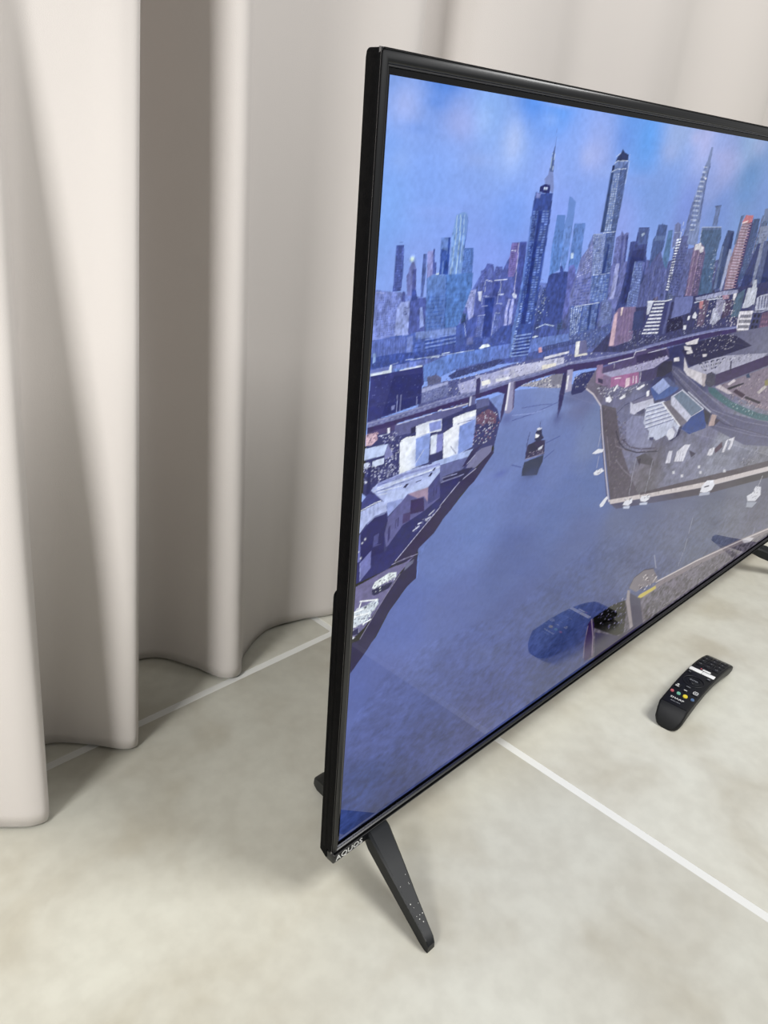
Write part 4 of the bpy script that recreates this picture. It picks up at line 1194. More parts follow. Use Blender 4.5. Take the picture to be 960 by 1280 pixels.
('f',14541292,[1802,2045,1914,2041,1914,2033,1802,2038]),
('s',[1805,2039,1917,2033,1914,2025,1799,2031],15,2.7,[660817,7502749],51),
('f',14541292,[1795,2030,1914,2024,1914,2017,1794,2023]),
('s',[1798,2023,1917,2017,1914,2009,1792,2016],15,2.7,[398160,7502749],52),
('f',14541036,[1788,2014,1914,2008,1914,2000,1787,2007]),
('s',[1791,2007,1917,2000,1914,1992,1785,2000],15,2.7,[200784,7502493],53),
('f',14541036,[1780,1998,1914,1991,1914,1983,1780,1991]),
('s',[1783,1992,1917,1983,1914,1975,1777,1984],15,2.8,[199247,7436956],54),
('f',14541036,[1773,1983,1914,1974,1914,1967,1773,1975]),
('s',[1776,1976,1917,1966,1914,1958,1770,1968],15,2.8,[199247,7436956],55),
('f',14541036,[1766,1967,1913,1957,1914,1950,1765,1960]),
('s',[1769,1960,1917,1950,1914,1941,1763,1953],15,2.8,[200016,7436957],56),
('f',14541036,[1759,1951,1913,1940,1914,1933,1758,1944]),
('s',[1762,1944,1917,1933,1914,1924,1755,1937],15,2.8,[200016,7436957],57),
('f',14541036,[1751,1935,1913,1924,1914,1916,1751,1928]),
('s',[1754,1929,1917,1916,1914,1907,1748,1921],15,2.8,[198991,7436957],58),
('f',5462669,[1961,2063,1987,2064,1981,1907,1960,1909]),
('l',14738928,4.4,[1742,2075,1925,2066,1984,2070]),
('f',6713254,[2013,2077,2209,2070,2223,2041,2217,1990,2143,1984,2019,1977,2019,2041]),
('s',[1977,1978,2155,1983,2207,1905,1986,1896],90,4.2,[197449,3423341,7436960,1055832],60),
('f',197438,[1988,1977,2146,1979,2178,1917,2000,1909]),
('s',[1988,1977,2146,1979,2198,1900,2000,1909],39,4.5,[8817583,3356519],61),
('f',14343399,[2259,1974,2275,1990,2307,1970,2305,1953,2261,1959]),
('f',14343399,[2177,1930,2210,1929,2214,1906,2184,1909]),
('f',14343399,[2203,1974,2232,1972,2226,1952,2203,1954]),
('f',2963563,[1634,2038,1724,2040,1742,1957,1652,1952]),
('s',[1631,1959,1791,1953,1988,1891,2165,1879,2200,1895,2253,1880,1998,1871,1611,1875,1598,1908],195,4.8,[7370399,2699360,10857415,4804474],62),
('f',5002125,[391,1900,522,1899,757,1913,913,1916,1083,1909,1366,1889,1772,1843,1793,1795,1392,1816,1101,1847,936,1830,724,1841,559,1826,361,1828,273,1806,242,1800,257,1892]),
('g',[446,1881,760,1904,1115,1898,1126,1864,931,1850,759,1842,580,1838,470,1843],[(528,1869,10659538),(817,1878,12106456),(1091,1882,12567003)],3),
('s',[261,1897,522,1899,758,1910,1144,1902,1693,1852,1783,1819,1099,1854,773,1846,534,1839,272,1817],540,4.4,[12501726,3094643,7107494,14541293,1844577,9344190],63),
('f',2898035,[433,1931,516,1935,615,1940,667,1945,703,1935,649,1918,520,1911,412,1903,388,1918]),
('s',[385,1935,514,1944,690,1949,735,1925,566,1911,400,1899],180,3.1,[1123170,4345996,6583212,197971],64),
('f',5593732,[280,1927,324,1932,355,1917,353,1878,291,1881]),
('s',[263,1935,352,1934,379,1868,271,1879],60,2.9,[3751014,7303823,2633053],65),
('f',3293567,[949,1959,1169,1963,1187,1943,995,1940,949,1933]),
('w',5661853,[956,1956,1170,1961,1181,1948,962,1935],14,2,0.4,0.7,0.9,66),
('f',14329526,[919,1956,939,1957,949,1937,927,1937]),
('f',15263980,[1189,1953,1218,1952,1225,1895,1196,1892]),
('f',6579860,[1218,1952,1269,1951,1291,1898,1225,1895]),
('f',14408147,[1195,1896,1292,1894,1299,1886,1201,1887]),
('f',14802389,[963,1882,1062,1881,1071,1862,971,1858]),
('f',13817059,[968,1915,1146,1919,1148,1910,978,1904]),
('f',15527145,[582,1871,632,1871,639,1855,589,1853]),
('f',14541036,[666,1868,756,1866,752,1856,672,1856]),
('f',10594000,[540,1897,750,1891,741,1877,547,1889]),
('f',2304625,[12,1968,254,1969,267,1907,258,1901,261,1840,11,1817,13,1969]),
('f',858468,[118,1954,254,1946,261,1840,77,1829]),
('s',[20,1962,249,1963,269,1893,241,1810,32,1830],90,2.0,[5265823,7305916,3554950],67),
('f',14411766,[12,1975,93,1977,97,1993,105,1993,104,1968,13,1967]),
('f',6714552,[13,1986,88,1986,91,1977,14,1976]),
('f',13358572,[142,1971,248,1974,251,1968,144,1967]),
('l',9543632,2.3,[105,1993,132,1996]),
('l',8620989,3.3,[142,1888,144,1827]),
('l',8620989,3.3,[159,1886,159,1831]),
('l',8620989,3.4,[238,1868,242,1821]),
('f',7370925,[116,1855,134,1856,133,1843,120,1840]),
('f',6647458,[261,1897,391,1903,400,1845,261,1840]),
('s',[261,1897,389,1910,422,1841,261,1842],120,3.5,[10133704,3752567,7963313,2371432],68),
('f',10265808,[259,1891,289,1893,392,1898,393,1889,301,1881,261,1877]),
('g',[641,1795,742,1807,836,1803,1122,1777,1346,1759,1506,1632,1574,1484,1798,1067,3082,827,4937,609,5713,-65,4728,-25,2432,-13,1077,-4,-24,-61,-12,847,134,957,193,1043,279,1118,329,1142,330,1239,320,1276,395,1317,499,1388,613,1473,719,1569,717,1600,733,1691],[(691,1768,7637448),(1009,1767,7505341),(1328,1719,5989265),(920,1681,6913209),(841,1561,6584757),(1211,1484,6057896),(1467,1509,6583716),(754,1477,6584503),(1007,1344,5663399),(1299,1191,5203103),(1597,1239,5203358),(637,1298,6256308),(507,1196,6058158),(973,1006,4873367),(1525,914,4872847),(2000,910,5332358),(2741,753,5331064),(3782,653,5856628),(552,920,5530784),(267,922,5465511),(1050,684,4412044),(1474,610,4148867),(2301,620,5134203),(3218,505,5133681),(4310,321,4935015),(196,767,5201307),(617,526,4345995),(1086,251,3885186),(182,458,4477324),(502,233,3950462),(860,126,4213118),(31,697,5201825),(110,247,3228025),(366,85,3095147),(36,32,3162232),(180,-24,2897763),(1935,170,3358062),(1594,214,3161456)],4),
('t',[328,1253,699,1244,1312,1147,1806,1047,3090,814,4973,567,5713,-65,4728,-25,2432,-13,1077,-4,-24,-61,-12,847,193,1043],0.1,8,2.2,11,2),
('t',[281,804,1038,732,1861,903,5121,391,5713,-65,2432,-13,1077,-4,-24,-61,37,617],0.24,1.3,1.7,12,2),
('t',[641,1795,1349,1751,1506,1632,1671,1222,333,1217,719,1569],0.07,16,2.5,13,0),
('b',4543651,789,1462,51,15,0.6),
('b',5069209,1006,1526,31,53,0.3),
('b',5660817,1353,1700,128,27,0.7),
('b',7636939,654,1466,75,25,0.4),
('b',7374020,619,1390,86,29,0.4),
('b',8295632,1095,1668,196,22,0.4),
('l',4148881,3.4,[813,1681,947,1685,1129,1705]),
('l',4346001,2.7,[869,1723,1009,1714,1085,1704]),
('l',3820174,3.8,[1090,1532,1193,1543]),
('l',3820174,4.3,[1095,1460,1164,1484]),
('l',3754640,4.1,[860,1483,928,1458]),
('l',3885708,2.0,[1367,1528,1383,1553]),
('l',9280982,2.7,[807,1703,946,1687,1038,1690]),
('f',9276834,[826,1817,877,1821,979,1823,1034,1830,1130,1825,1141,1764,1004,1785,902,1805]),
('s',[826,1815,897,1824,978,1829,1130,1825,1134,1763,989,1787],210,4.7,[15197668,4737899,11316151,1646419,13684433],69),
('f',7763595,[1037,1833,1133,1829,1128,1783,1060,1789]),
('f',7041444,[12,1819,161,1825,359,1837,556,1841,756,1855,928,1860,1159,1873,1375,1864,1704,1862,1877,1869,2255,1876,2549,1877,2871,1864,2882,1848,2558,1861,2263,1861,1885,1853,1697,1844,1381,1846,1164,1856,932,1843,761,1836,560,1823,363,1813,164,1797,14,1792]),
('f',2627418,[14,1800,163,1805,362,1816,559,1826,760,1839,932,1843,1163,1859,1380,1849,1695,1848,1884,1855,2262,1863,2557,1863,2880,1850,2897,1824,2574,1834,2277,1835,1867,1840,1706,1821,1391,1820,1241,1825,1137,1826,1047,1834,936,1830,857,1822,783,1804,733,1802,690,1815,586,1810,365,1798,165,1791,16,1767]),
('f',4207724,[15,1783,165,1788,366,1796,540,1808,543,1793,410,1788,168,1768,17,1761]),
('l',9409985,2.2,[24,1806,33,1806]),
('l',5199246,2.2,[36,1807,45,1807]),
('l',9409985,2.2,[48,1807,57,1808]),
('l',5133710,2.2,[60,1808,69,1808]),
('l',9409985,2.2,[72,1808,82,1809]),
('l',5133710,2.2,[85,1809,94,1810]),
('l',9409985,2.2,[97,1810,107,1810]),
('l',5133710,2.2,[109,1810,119,1811]),
('l',9409985,2.2,[122,1811,132,1811]),
('l',5199246,2.2,[135,1812,144,1812]),
('l',9409985,2.2,[147,1812,157,1813]),
('l',5133710,2.3,[160,1813,170,1813]),
('l',9409985,2.3,[173,1814,183,1814]),
('l',5133710,2.3,[186,1814,196,1815]),
('l',9409985,2.3,[199,1815,209,1815]),
('l',5199503,2.3,[212,1816,222,1816]),
('l',9409985,2.3,[226,1816,236,1817]),
('l',5199503,2.3,[239,1817,249,1817]),
('l',9409985,2.3,[252,1818,263,1818]),
('l',5199503,2.3,[266,1818,276,1819]),
('l',9409985,2.3,[279,1819,290,1819]),
('l',5199503,2.3,[293,1820,304,1820]),
('l',9409985,2.3,[307,1820,318,1821]),
('l',5265295,2.3,[321,1821,331,1822]),
('l',9410242,2.3,[335,1822,346,1822]),
('l',5265295,2.4,[349,1822,360,1823]),
('l',9475778,2.4,[363,1823,374,1824]),
('l',5265295,2.4,[377,1824,388,1824]),
('l',9475778,2.4,[392,1825,403,1825]),
('l',5265295,2.4,[406,1825,417,1826]),
('l',9410241,2.4,[421,1826,432,1827]),
('l',5199503,2.4,[435,1827,447,1827]),
('l',9409985,2.4,[450,1828,461,1828]),
('l',5199503,2.4,[465,1828,476,1829]),
('l',9409985,2.4,[480,1829,491,1830]),
('l',5199503,2.4,[495,1830,506,1830]),
('l',9410241,2.4,[510,1831,522,1831]),
('l',5199759,2.4,[525,1831,537,1832]),
('l',10067909,1.9,[12,1813,360,1833,758,1849,1161,1866,1707,1854,2260,1867,2875,1857]),
('s',[769,1866,1157,1877,1764,1863,2641,1874,2650,1861,1771,1847,1163,1859,773,1846],90,3.0,[10790852,3421028,13224923],70),
('f',3025509,[551,1884,570,1889,580,1869,579,1828,557,1824]),
('f',5659020,[525,1823,558,1820,569,1764,527,1769]),
('f',12567520,[525,1823,536,1823,537,1768,527,1769]),
('f',1840726,[517,1821,525,1823,527,1771,521,1772]),
('f',2629466,[740,1812,755,1844,756,1789,751,1723,735,1681,729,1730,735,1793]),
('f',9342387,[755,1845,797,1843,811,1729,788,1714,757,1721,754,1790]),
('f',15000816,[756,1840,765,1840,767,1730,755,1732]),
('f',5393528,[788,1840,798,1843,811,1737,803,1726]),
('b',4871315,778,1696,38,24,0.7),
('f',9802678,[1160,1838,1204,1836,1219,1739,1171,1740,1166,1795]),
('f',14606058,[1166,1812,1181,1812,1186,1753,1174,1750]),
('f',1050197,[1133,1829,1160,1829,1167,1799,1169,1734,1162,1670,1144,1631,1129,1732]),
('b',4016262,1147,1634,33,34,0.7),
('f',201307,[1227,1795,1281,1809,1387,1808,1411,1740,1354,1737,1311,1719,1232,1720,1220,1730]),
('s',[1203,1811,1310,1818,1393,1790,1354,1737,1259,1733],90,4.4,[7041693,13422299,2239589,197449],71),
('f',1708105,[952,1551,992,1554,1016,1560,1079,1547,1090,1482,949,1488]),
('f',197438,[958,1550,996,1553,1030,1522,1023,1505,966,1504]),
('f',1122890,[946,1476,1088,1480,1087,1446,1069,1418,1061,1392,942,1415,941,1447]),
('b',2504038,1014,1409,56,23,0.7),
('l',9078950,3.4,[948,1489,1028,1486,1091,1489]),
('f',462664,[998,1598,1011,1609,1040,1603,1047,1580,1067,1559,1026,1549,997,1564]),
('f',15132913,[997,1591,1029,1579,1022,1570,1000,1572]),
('f',13422818,[1001,1613,1015,1615,1039,1608,1033,1603,1008,1603]),
('l',2633053,2.9,[1025,1611,1019,1640]),
('l',988758,3.6,[953,1605,945,1556,950,1490]),
('s',[971,1512,1081,1511,1087,1487,962,1491],39,3.7,[11643836,4273501,7563402],72),
('f',13093851,[1035,1520,1069,1527,1065,1512,1038,1509]),
('f',2501480,[17,1764,167,1771,411,1782,562,1790,640,1798,706,1744,733,1691,717,1600,637,1554,577,1485,382,1403,224,1286,106,1244,15,1259,14,1505,17,1676]),
('f',5527436,[142,1786,273,1791,334,1794,408,1796,485,1798,494,1778,360,1764,250,1741,146,1747]),
('l',12568036,2.8,[151,1786,324,1793]),
('l',14607090,3.3,[355,1798,370,1801,382,1795,430,1796,519,1798]),
('f',197448,[222,1761,247,1763,247,1742,225,1739]),
('f',13085371,[10,1777,62,1777,63,1750,41,1737,11,1738]),
('s',[10,1777,62,1777,62,1750,14,1739],60,3.3,[4858707,14730186,2099788],73),
('l',12107484,2.2,[68,1761,116,1763]),
('f',14540780,[107,1782,118,1782,121,1762,109,1765]),
('f',4276599,[121,1766,144,1765,143,1734,124,1730]),
('s',[65,1763,169,1757,175,1706,148,1603,16,1606,15,1670,140,1678],285,4.2,[12568036,197972,7172776,4606338,14541298],74),
('f',14607861,[247,1763,312,1768,381,1765,385,1721,252,1726]),
('f',8359118,[313,1762,379,1761,382,1727,323,1727]),
('g',[174,1718,204,1729,252,1726,297,1730,327,1723,332,1612,247,1608,215,1576,185,1579],[(196,1694,15396856),(236,1597,15265526),(246,1707,14542325),(285,1601,9216220),(309,1671,8558810),(189,1584,15199468)],5),
('f',8690394,[253,1717,324,1722,332,1612,264,1611]),
('l',13226990,2.5,[301,1667,249,1609]),
('l',15922938,3.5,[178,1723,204,1730,247,1726,318,1728]),
('f',13884913,[331,1711,363,1712,369,1639,337,1641]),
('f',7896767,[363,1708,397,1708,403,1644,369,1639]),
('f',1844062,[334,1639,403,1642,412,1607,335,1609]),
('g',[398,1709,448,1724,442,1757,508,1764,572,1766,580,1721,578,1621,497,1605,412,1605],[(433,1645,15199735),(453,1687,15462392),(486,1727,15265014),(524,1642,8164309),(557,1667,8032211),(485,1603,14542325)],5),
('f',15396856,[442,1755,508,1763,572,1766,574,1743,517,1744,449,1734]),
('f',7966932,[485,1719,561,1729,575,1730,578,1621,495,1608]),
('l',1582698,2.6,[446,1650,484,1613]),
('l',5003158,2.2,[472,1729,560,1731]),
('f',1515360,[382,1761,439,1762,442,1738,408,1734,387,1730]),
('f',6440035,[582,1740,644,1757,671,1746,703,1727,708,1690,670,1693,582,1709]),
('s',[578,1745,663,1753,706,1726,722,1684,714,1620,636,1619,574,1628,573,1695],225,4.8,[9200249,3021650,11382988,6314882,854351,13224925],75),
('f',3488105,[568,1781,642,1796,648,1768,580,1752]),
('f',5659536,[564,1804,641,1802,650,1771,573,1769]),
('f',10597605,[396,1599,583,1612,570,1585,399,1583]),
('f',5856916,[399,1583,570,1585,530,1533,530,1513,409,1517]),
('f',10663141,[352,1607,577,1611,564,1586,354,1589]),
('f',5857432,[355,1587,564,1585,525,1542,417,1535,358,1565]),
('f',7105942,[594,1588,639,1602,702,1602,702,1573,612,1527,555,1540]),
('l',11777488,2.4,[601,1582,558,1555]),
('f',1445456,[576,1604,636,1619,600,1586,547,1549,530,1549]),
('f',1312071,[710,1580,722,1567,617,1469,539,1430,499,1386,390,1314,379,1384,529,1488,618,1523]),
('l',11974359,3.1,[618,1523,528,1491,420,1414,373,1385]),
('f',197449,[417,1535,531,1539,598,1534,534,1489,432,1512]),
('f',197978,[416,1512,530,1513,522,1490,419,1418,382,1403,343,1447]),
('l',9277888,3.3,[415,1514,547,1516]),
('l',9672902,3.3,[418,1531,504,1529]),
('f',12307440,[10,1730,116,1726,101,1689,8,1690]),
('f',8225210,[118,1724,145,1680,107,1673,103,1689]),
('f',13227505,[48,1678,104,1680,102,1657,50,1658]),
('f',13226991,[8,1678,30,1680,32,1662,8,1661]),
('s',[7,1665,178,1640,180,1605,82,1593,61,1573,7,1608],195,4.0,[1579611,12568037,7172772,3224172],76),
('f',660314,[29,1663,46,1659,48,1580,37,1546,30,1552]),
('f',3357055,[12,1553,38,1564,96,1546,103,1525,10,1513]),
('f',9413855,[7,1576,30,1556,12,1542,9,1543]),
('f',10859233,[51,1574,82,1593,182,1602,257,1607,396,1599,402,1563,339,1513,238,1514,201,1484,134,1502,92,1538]),
('f',8621254,[82,1593,188,1599,397,1595,398,1587,189,1590,78,1581]),
('l',13884915,3.0,[66,1568,399,1581]),
('l',13884915,3.0,[79,1576,210,1577,367,1575]),
('l',13884915,3.0,[81,1559,203,1554]),
('l',13884915,3.0,[91,1547,155,1542]),
('l',4870546,2.1,[76,1562,357,1571]),
('l',5002130,2.1,[83,1584,209,1587]),
('f',197443,[209,1545,225,1556,239,1553,222,1540]),
('f',197443,[338,1556,352,1568,363,1566,352,1553]),
('f',197442,[275,1552,304,1553,301,1549,275,1548]),
('f',197442,[357,1573,369,1584,377,1582,368,1571]),
('f',11583209,[134,1551,236,1533,334,1548,401,1567,403,1559,347,1514,238,1514,205,1497,135,1494,118,1521]),
('f',9412055,[134,1506,209,1503,220,1499,145,1453,137,1475]),
('f',5526926,[141,1444,239,1513,295,1483,327,1482,345,1513,403,1557,420,1446,356,1394,267,1371,148,1331,134,1387]),
('f',10060960,[239,1513,345,1513,351,1452,327,1482,294,1482]),
('f',2297426,[257,1484,327,1478,337,1420,260,1428]),
('f',3944295,[222,1440,261,1437,263,1404,224,1400]),
('f',3685243,[347,1514,403,1557,419,1455,355,1443]),
('l',2368097,4.5,[188,1426,188,1394]),
('l',2368609,4.5,[200,1431,200,1399]),
('l',2039136,4.6,[378,1502,380,1470]),
('l',2039136,4.6,[394,1509,395,1476]),
('f',2499683,[150,1401,161,1414,164,1362,154,1345]),
('f',922718,[153,1329,225,1395,335,1420,419,1453,425,1414,207,1257,95,1256,45,1273,143,1280]),
('f',11122145,[6,1506,103,1521,129,1511,138,1474,80,1471,40,1452,8,1423]),
('l',14870774,3.0,[8,1510,70,1521,103,1523]),
('l',7174063,1.8,[15,1508,17,1474]),
('l',7174319,1.8,[34,1511,36,1476]),
('l',7174319,1.8,[52,1513,54,1477]),
('l',7174319,1.8,[71,1515,73,1479]),
('l',7174319,1.8,[89,1518,92,1480]),
('f',197464,[13,1421,80,1468,133,1469,146,1438,135,1390,142,1264,35,1268,18,1306]),
('l',9279692,2.5,[44,1450,80,1468,133,1469]),
('f',4211586,[82,1394,106,1399,105,1360,81,1356]),
('l',5066891,2.3,[81,1354,120,1353]),
('f',6449581,[2,1419,16,1420,26,1263,9,1269]),
('b',14541297,40,1395,4,4,1),
('b',14541297,27,1384,4,3,1),
('b',14541298,12,1354,4,3,1),
('b',14541298,24,1326,4,4,1),
('f',1639746,[207,1257,426,1412,450,1351,407,1309,329,1270,320,1256,301,1228,230,1239]),
('l',12040152,3.1,[204,1256,320,1338,428,1413]),
('l',12436184,5.4,[309,1375,328,1376]),
('l',12435928,5.5,[366,1395,395,1408]),
('l',12501720,5.4,[285,1354,316,1365]),
('l',12435928,5.5,[349,1382,379,1384]),
('s',[275,1348,319,1384,397,1411,396,1383,292,1343],45,3.3,[14080747,4671616,7040416],77),
('f',1316705,[-6,1314,263,1315,187,1245,168,1235,10,1229,-1,1221]),
('f',6975405,[23,1308,73,1340,77,1270,29,1234]),
('l',9739473,2.6,[23,1306,28,1235]),
('f',6644109,[1,1216,168,1235,263,1232,305,1244,225,1190,156,1105,66,1024,-1,996,-8,1105]),
('f',1049409,[327,1245,331,1140,277,1120,188,1044,128,958,91,917,10,846,0,983,50,979,146,1095,236,1186,275,1224]),
('l',9210028,3.4,[187,1247,250,1249,324,1246]),
('l',197446,4.1,[193,1241,273,1237]),
('l',9144235,2.8,[236,1191,155,1109,49,983]),
('l',7048156,3.6,[328,1240,334,1139]),
('f',14673899,[92,1183,105,1203,175,1216,215,1206,215,1185,173,1183,103,1175]),
('f',197441,[93,1174,174,1174,201,1169,182,1150,106,1145,94,1157]),
('s',[97,1185,175,1216,218,1205,206,1176,115,1149],75,3.9,[15462896,197444,7764877,2765657],78),
('f',13095388,[0,1114,128,1128,133,1100,102,1078,79,1049,0,1047]),
('s',[0,1114,128,1128,133,1100,79,1049,14,994,-2,1005],135,4.8,[15857142,197435,6975884,14476523,1188436],79),
('l',15857143,5.2,[5,1112,59,1108]),
('l',15857144,5.1,[36,1148,123,1123]),
('l',15857143,5.2,[41,1140,33,1118]),
('l',15857143,5.2,[6,1095,86,1080]),
('l',15857144,5.3,[59,1044,99,1049]),
('f',197445,[8,1035,35,1037,42,1008,2,1016]),
('f',6185345,[264,1223,307,1230,303,1214,256,1196]),
('g',[1334,1739,1395,1809,1783,1819,2277,1835,2894,1829,3923,1808,4958,584,3079,833,1800,1062,1574,1484,1506,1632],[(1397,1708,6248818),(1634,1634,6119041),(1652,1392,5787747),(2084,1122,6249323),(1978,1368,7171982),(2560,1107,7237769),(3117,1089,8027537),(3853,757,6974330),(2976,1321,6052989),(2427,1552,3291500),(2087,1686,201047),(3776,1068,6974852),(2129,1018,5855076),(1748,1536,6316934)],4),
('t',[1506,1632,1843,1680,4334,1322,4958,584,3079,833,1800,1062],0.22,2.2,1.6,14,0),
('s',[1735,1375,2475,1077,3068,853,4183,712,3894,1103,2857,1143,2291,1260,2062,1173],165,5.0,[9277088,4671326,6381422,10460842],190),
('f',4801109,[1506,1632,1650,1592,1785,1365,1988,1145,2134,1007,1800,1062,1574,1484]),
('s',[1530,1605,1682,1548,1968,1195,2125,1028,1803,1075],135,6.4,[6577513,3221317,7893370,4866905],80),
('l',7433084,4.4,[1703,1433,1730,1387,1835,1344,1962,1306,2222,1260]),
('l',7235962,4.6,[1761,1307,1888,1214,2075,1119]),
('l',7433084,4.3,[1618,1460,1711,1286]),
('l',7170170,4.8,[1872,1228,1983,1158]),
('l',328501,6.6,[1698,1470,1753,1403,1833,1350,1975,1301,2223,1257]),
('l',3221577,5.4,[1778,1413,1883,1350,2001,1315,2190,1281]),
('s',[1699,1515,1782,1500,1832,1376,1989,1317,2214,1276,2226,1251,1964,1303,1770,1384],105,5.2,[9605542,197432,6380143],81),
('g',[1787,1499,1831,1522,1951,1501,2015,1425,2077,1360,2124,1328,2125,1300,1938,1339,1818,1411],[(1893,1469,7895966),(2081,1326,8224927)],3),
('f',4473169,[1975,1276,2070,1278,2184,1220,2217,1172,2014,1235]),
('f',2168379,[2000,1254,2036,1258,2040,1212]),
('l',12893382,6.8,[1343,1731,1415,1694,1500,1629,1567,1486,1679,1262,1779,1077]),
('l',3020087,4.9,[1504,1609,1565,1470,1763,1077]),
('f',12367031,[1775,1087,2031,1043,3053,878,4171,727,4915,634,4951,592,4202,685,3075,840,2044,1011,1802,1057]),
('l',7563890,4.4,[2348,1000,2366,971]),
('l',7563890,4.6,[2517,973,2537,943]),
('l',7629426,4.2,[2122,1034,2139,1006]),
('f',4406092,[2120,1039,3028,922,4133,780,4866,693,4915,634,4171,727,3053,878,2127,1023]),
('g',[1802,1057,3077,837,4205,682,4951,592,5002,532,4251,620,3108,782,1877,1010],[(1966,995,4144994),(3093,808,3551045),(4049,687,2564405)],3),
('f',5921662,[2189,1677,2287,1685,2454,1592,2427,1552,2287,1595]),
('f',4606062,[2110,1744,2253,1705,2644,1519,3023,1338,3884,1116,4665,930,4832,733,3533,1025,2900,1260,2500,1450,2251,1621]),
('l',7763344,3.5,[2117,1731,2432,1578,2826,1386,3411,1208,4698,892]),
('l',8092308,3.6,[2239,1699,2644,1519,3006,1366]),
('l',7565965,3.7,[2286,1642,2696,1427,3299,1185,4804,766]),
('l',7105673,4.5,[2940,1268,3635,1072,4777,798]),
('l',197447,4.5,[2199,1671,2596,1457,3076,1253,4804,766]),
('l',2369114,4.2,[1670,1564,1734,1593,1914,1610,2085,1645,2193,1713]),
('f',4405353,[1444,1812,1724,1823,1725,1844,1828,1849,2060,1830,2097,1786,1973,1771,1819,1781,1463,1782]),
('f',10065593,[1454,1784,1630,1783,1741,1783,1876,1786,2069,1789,2102,1775,2020,1761,1955,1744,1775,1747,1552,1753]),
('l',13224412,4.2,[1495,1823,1723,1825,1725,1848,1828,1849]),
('l',12500948,4.0,[1856,1829,2043,1832]),
('f',2036301,[1741,1828,1856,1829,2041,1825,2078,1793,1874,1788,1766,1792]),
('l',11776715,3.8,[1549,1819,1553,1796]),
('s',[1557,1786,1720,1788,1912,1793,2069,1789,1974,1746,1639,1761],75,4.9,[525125,13158617,6972812],82),
('f',9072787,[1396,1829,1449,1825,1453,1786,1538,1755,1554,1701,1412,1749]),
('f',2231886,[1426,1767,1473,1754,1480,1732,1434,1746]),
('f',9920656,[1538,1755,1775,1747,1806,1744,1824,1690,1698,1682,1614,1708,1553,1703]),
('f',7627143,[1466,1775,1543,1755,1560,1697,1483,1727]),
('f',14205647,[1689,1729,1726,1728,1737,1691,1698,1682]),
('f',13945047,[1753,1732,1763,1731,1774,1695,1765,1695]),
('f',13945047,[1784,1727,1793,1727,1805,1690,1795,1691]),
('l',14535901,4.7,[1582,1743,1638,1739]),
('f',3222109,[1825,1744,1975,1745,2048,1767,2135,1764,2163,1707,1982,1685,1839,1688]),
('l',11906495,5.4,[1828,1741,1837,1688]),
('f',197433,[1996,1744,2059,1766,2151,1754,2166,1701,2066,1684,1999,1693]),
('s',[1401,1744,1572,1700,1700,1677,1832,1682,1982,1685,1931,1662,1615,1637,1501,1655],135,5.9,[14343140,3091032,9013158,197439,12303306],83),
('f',14408677,[1530,1660,1569,1663,1595,1640,1581,1630,1541,1641]),
('f',14343140,[1660,1637,1711,1651,1722,1634,1682,1629]),
('f',14408676,[1587,1684,1617,1713,1628,1702,1603,1679]),
('f',14342884,[1812,1660,1885,1674,1899,1664,1846,1650]),
('f',14277347,[1930,1630,1959,1633,1968,1601,1942,1603]),
('f',9346510,[1980,1644,2083,1676,2186,1620,2075,1593]),
('f',3494289,[2075,1593,2186,1620,2300,1593,2262,1577,2158,1561,2047,1565]),
('f',2574221,[1965,1642,1980,1644,2075,1593,2047,1565,1997,1607]),
('f',4279421,[2086,1676,2136,1674,2312,1591,2187,1619]),
('f',11908812,[1783,1603,1815,1585,2020,1583,2049,1544,1928,1531,1849,1526,1805,1541]),
('f',6644613,[1799,1600,1999,1601,2024,1581,1817,1584]),
('f',3816548,[1867,1531,1954,1542,1955,1516,1905,1514]),
('f',11712720,[1967,1552,2153,1547,2283,1442,2308,1427,2352,1397,2422,1358,2406,1300,2352,1291,2277,1336,2168,1328,2138,1345,2068,1355,2060,1401,2014,1428,1974,1460]),
('l',6712210,5.4,[1974,1538,2177,1531]),
('l',13620195,4.5,[1970,1546,2171,1539]),
('l',6646418,5.4,[1980,1515,2208,1509]),
('l',13620195,4.5,[1976,1523,2202,1517]),
('l',6580881,5.5,[1986,1492,2240,1486]),
('l',13620195,4.5,[1982,1500,2233,1494]),
('l',6580625,5.5,[1992,1469,2271,1463]),
('l',13554403,4.6,[1988,1477,2265,1471]),
('l',6580369,5.6,[1998,1446,2304,1440]),
('l',13554403,4.6,[1994,1454,2297,1448]),
('l',6712210,5.6,[2004,1422,2336,1416]),
('l',13619939,4.7,[2001,1430,2330,1425]),
('f',3422309,[2076,1363,2134,1354,2133,1337,2089,1345]),
('f',1317453,[2405,1304,2434,1353,2464,1353,2447,1304,2361,1283,2339,1294]),
('f',13488094,[2287,1363,2355,1368,2384,1334,2382,1302,2330,1298,2285,1333]),
('f',8948132,[2329,1373,2384,1334,2382,1302,2401,1298,2407,1335,2352,1374]),
('f',6446704,[2133,1539,2245,1539,2562,1378,2431,1355]),
('l',14606311,7.4,[2139,1539,2428,1359]),
('f',11909069,[2228,1558,2352,1577,2371,1568,2554,1393,2572,1338,2251,1510]),
('f',6123144,[2259,1554,2347,1571,2686,1414,2546,1397]),
('l',12896215,5.7,[2344,1577,2699,1412,2549,1391]),
('l',12830679,4.8,[2429,1553,2818,1372]),
('f',537982,[2549,1391,2701,1409,2764,1384,2800,1279,2583,1283,2456,1338,2483,1352]),
('f',197427,[2701,1409,2826,1360,2819,1290,2765,1328]),
('f',10784657,[2844,1357,2921,1334,2920,1271,2835,1284]),
('f',2100538,[2916,1315,3003,1292,2922,1268]),
('f',197443,[2223,1800,2301,1824,2719,1832,2910,1805,3187,1720,2827,1709,2367,1699,2280,1761]),
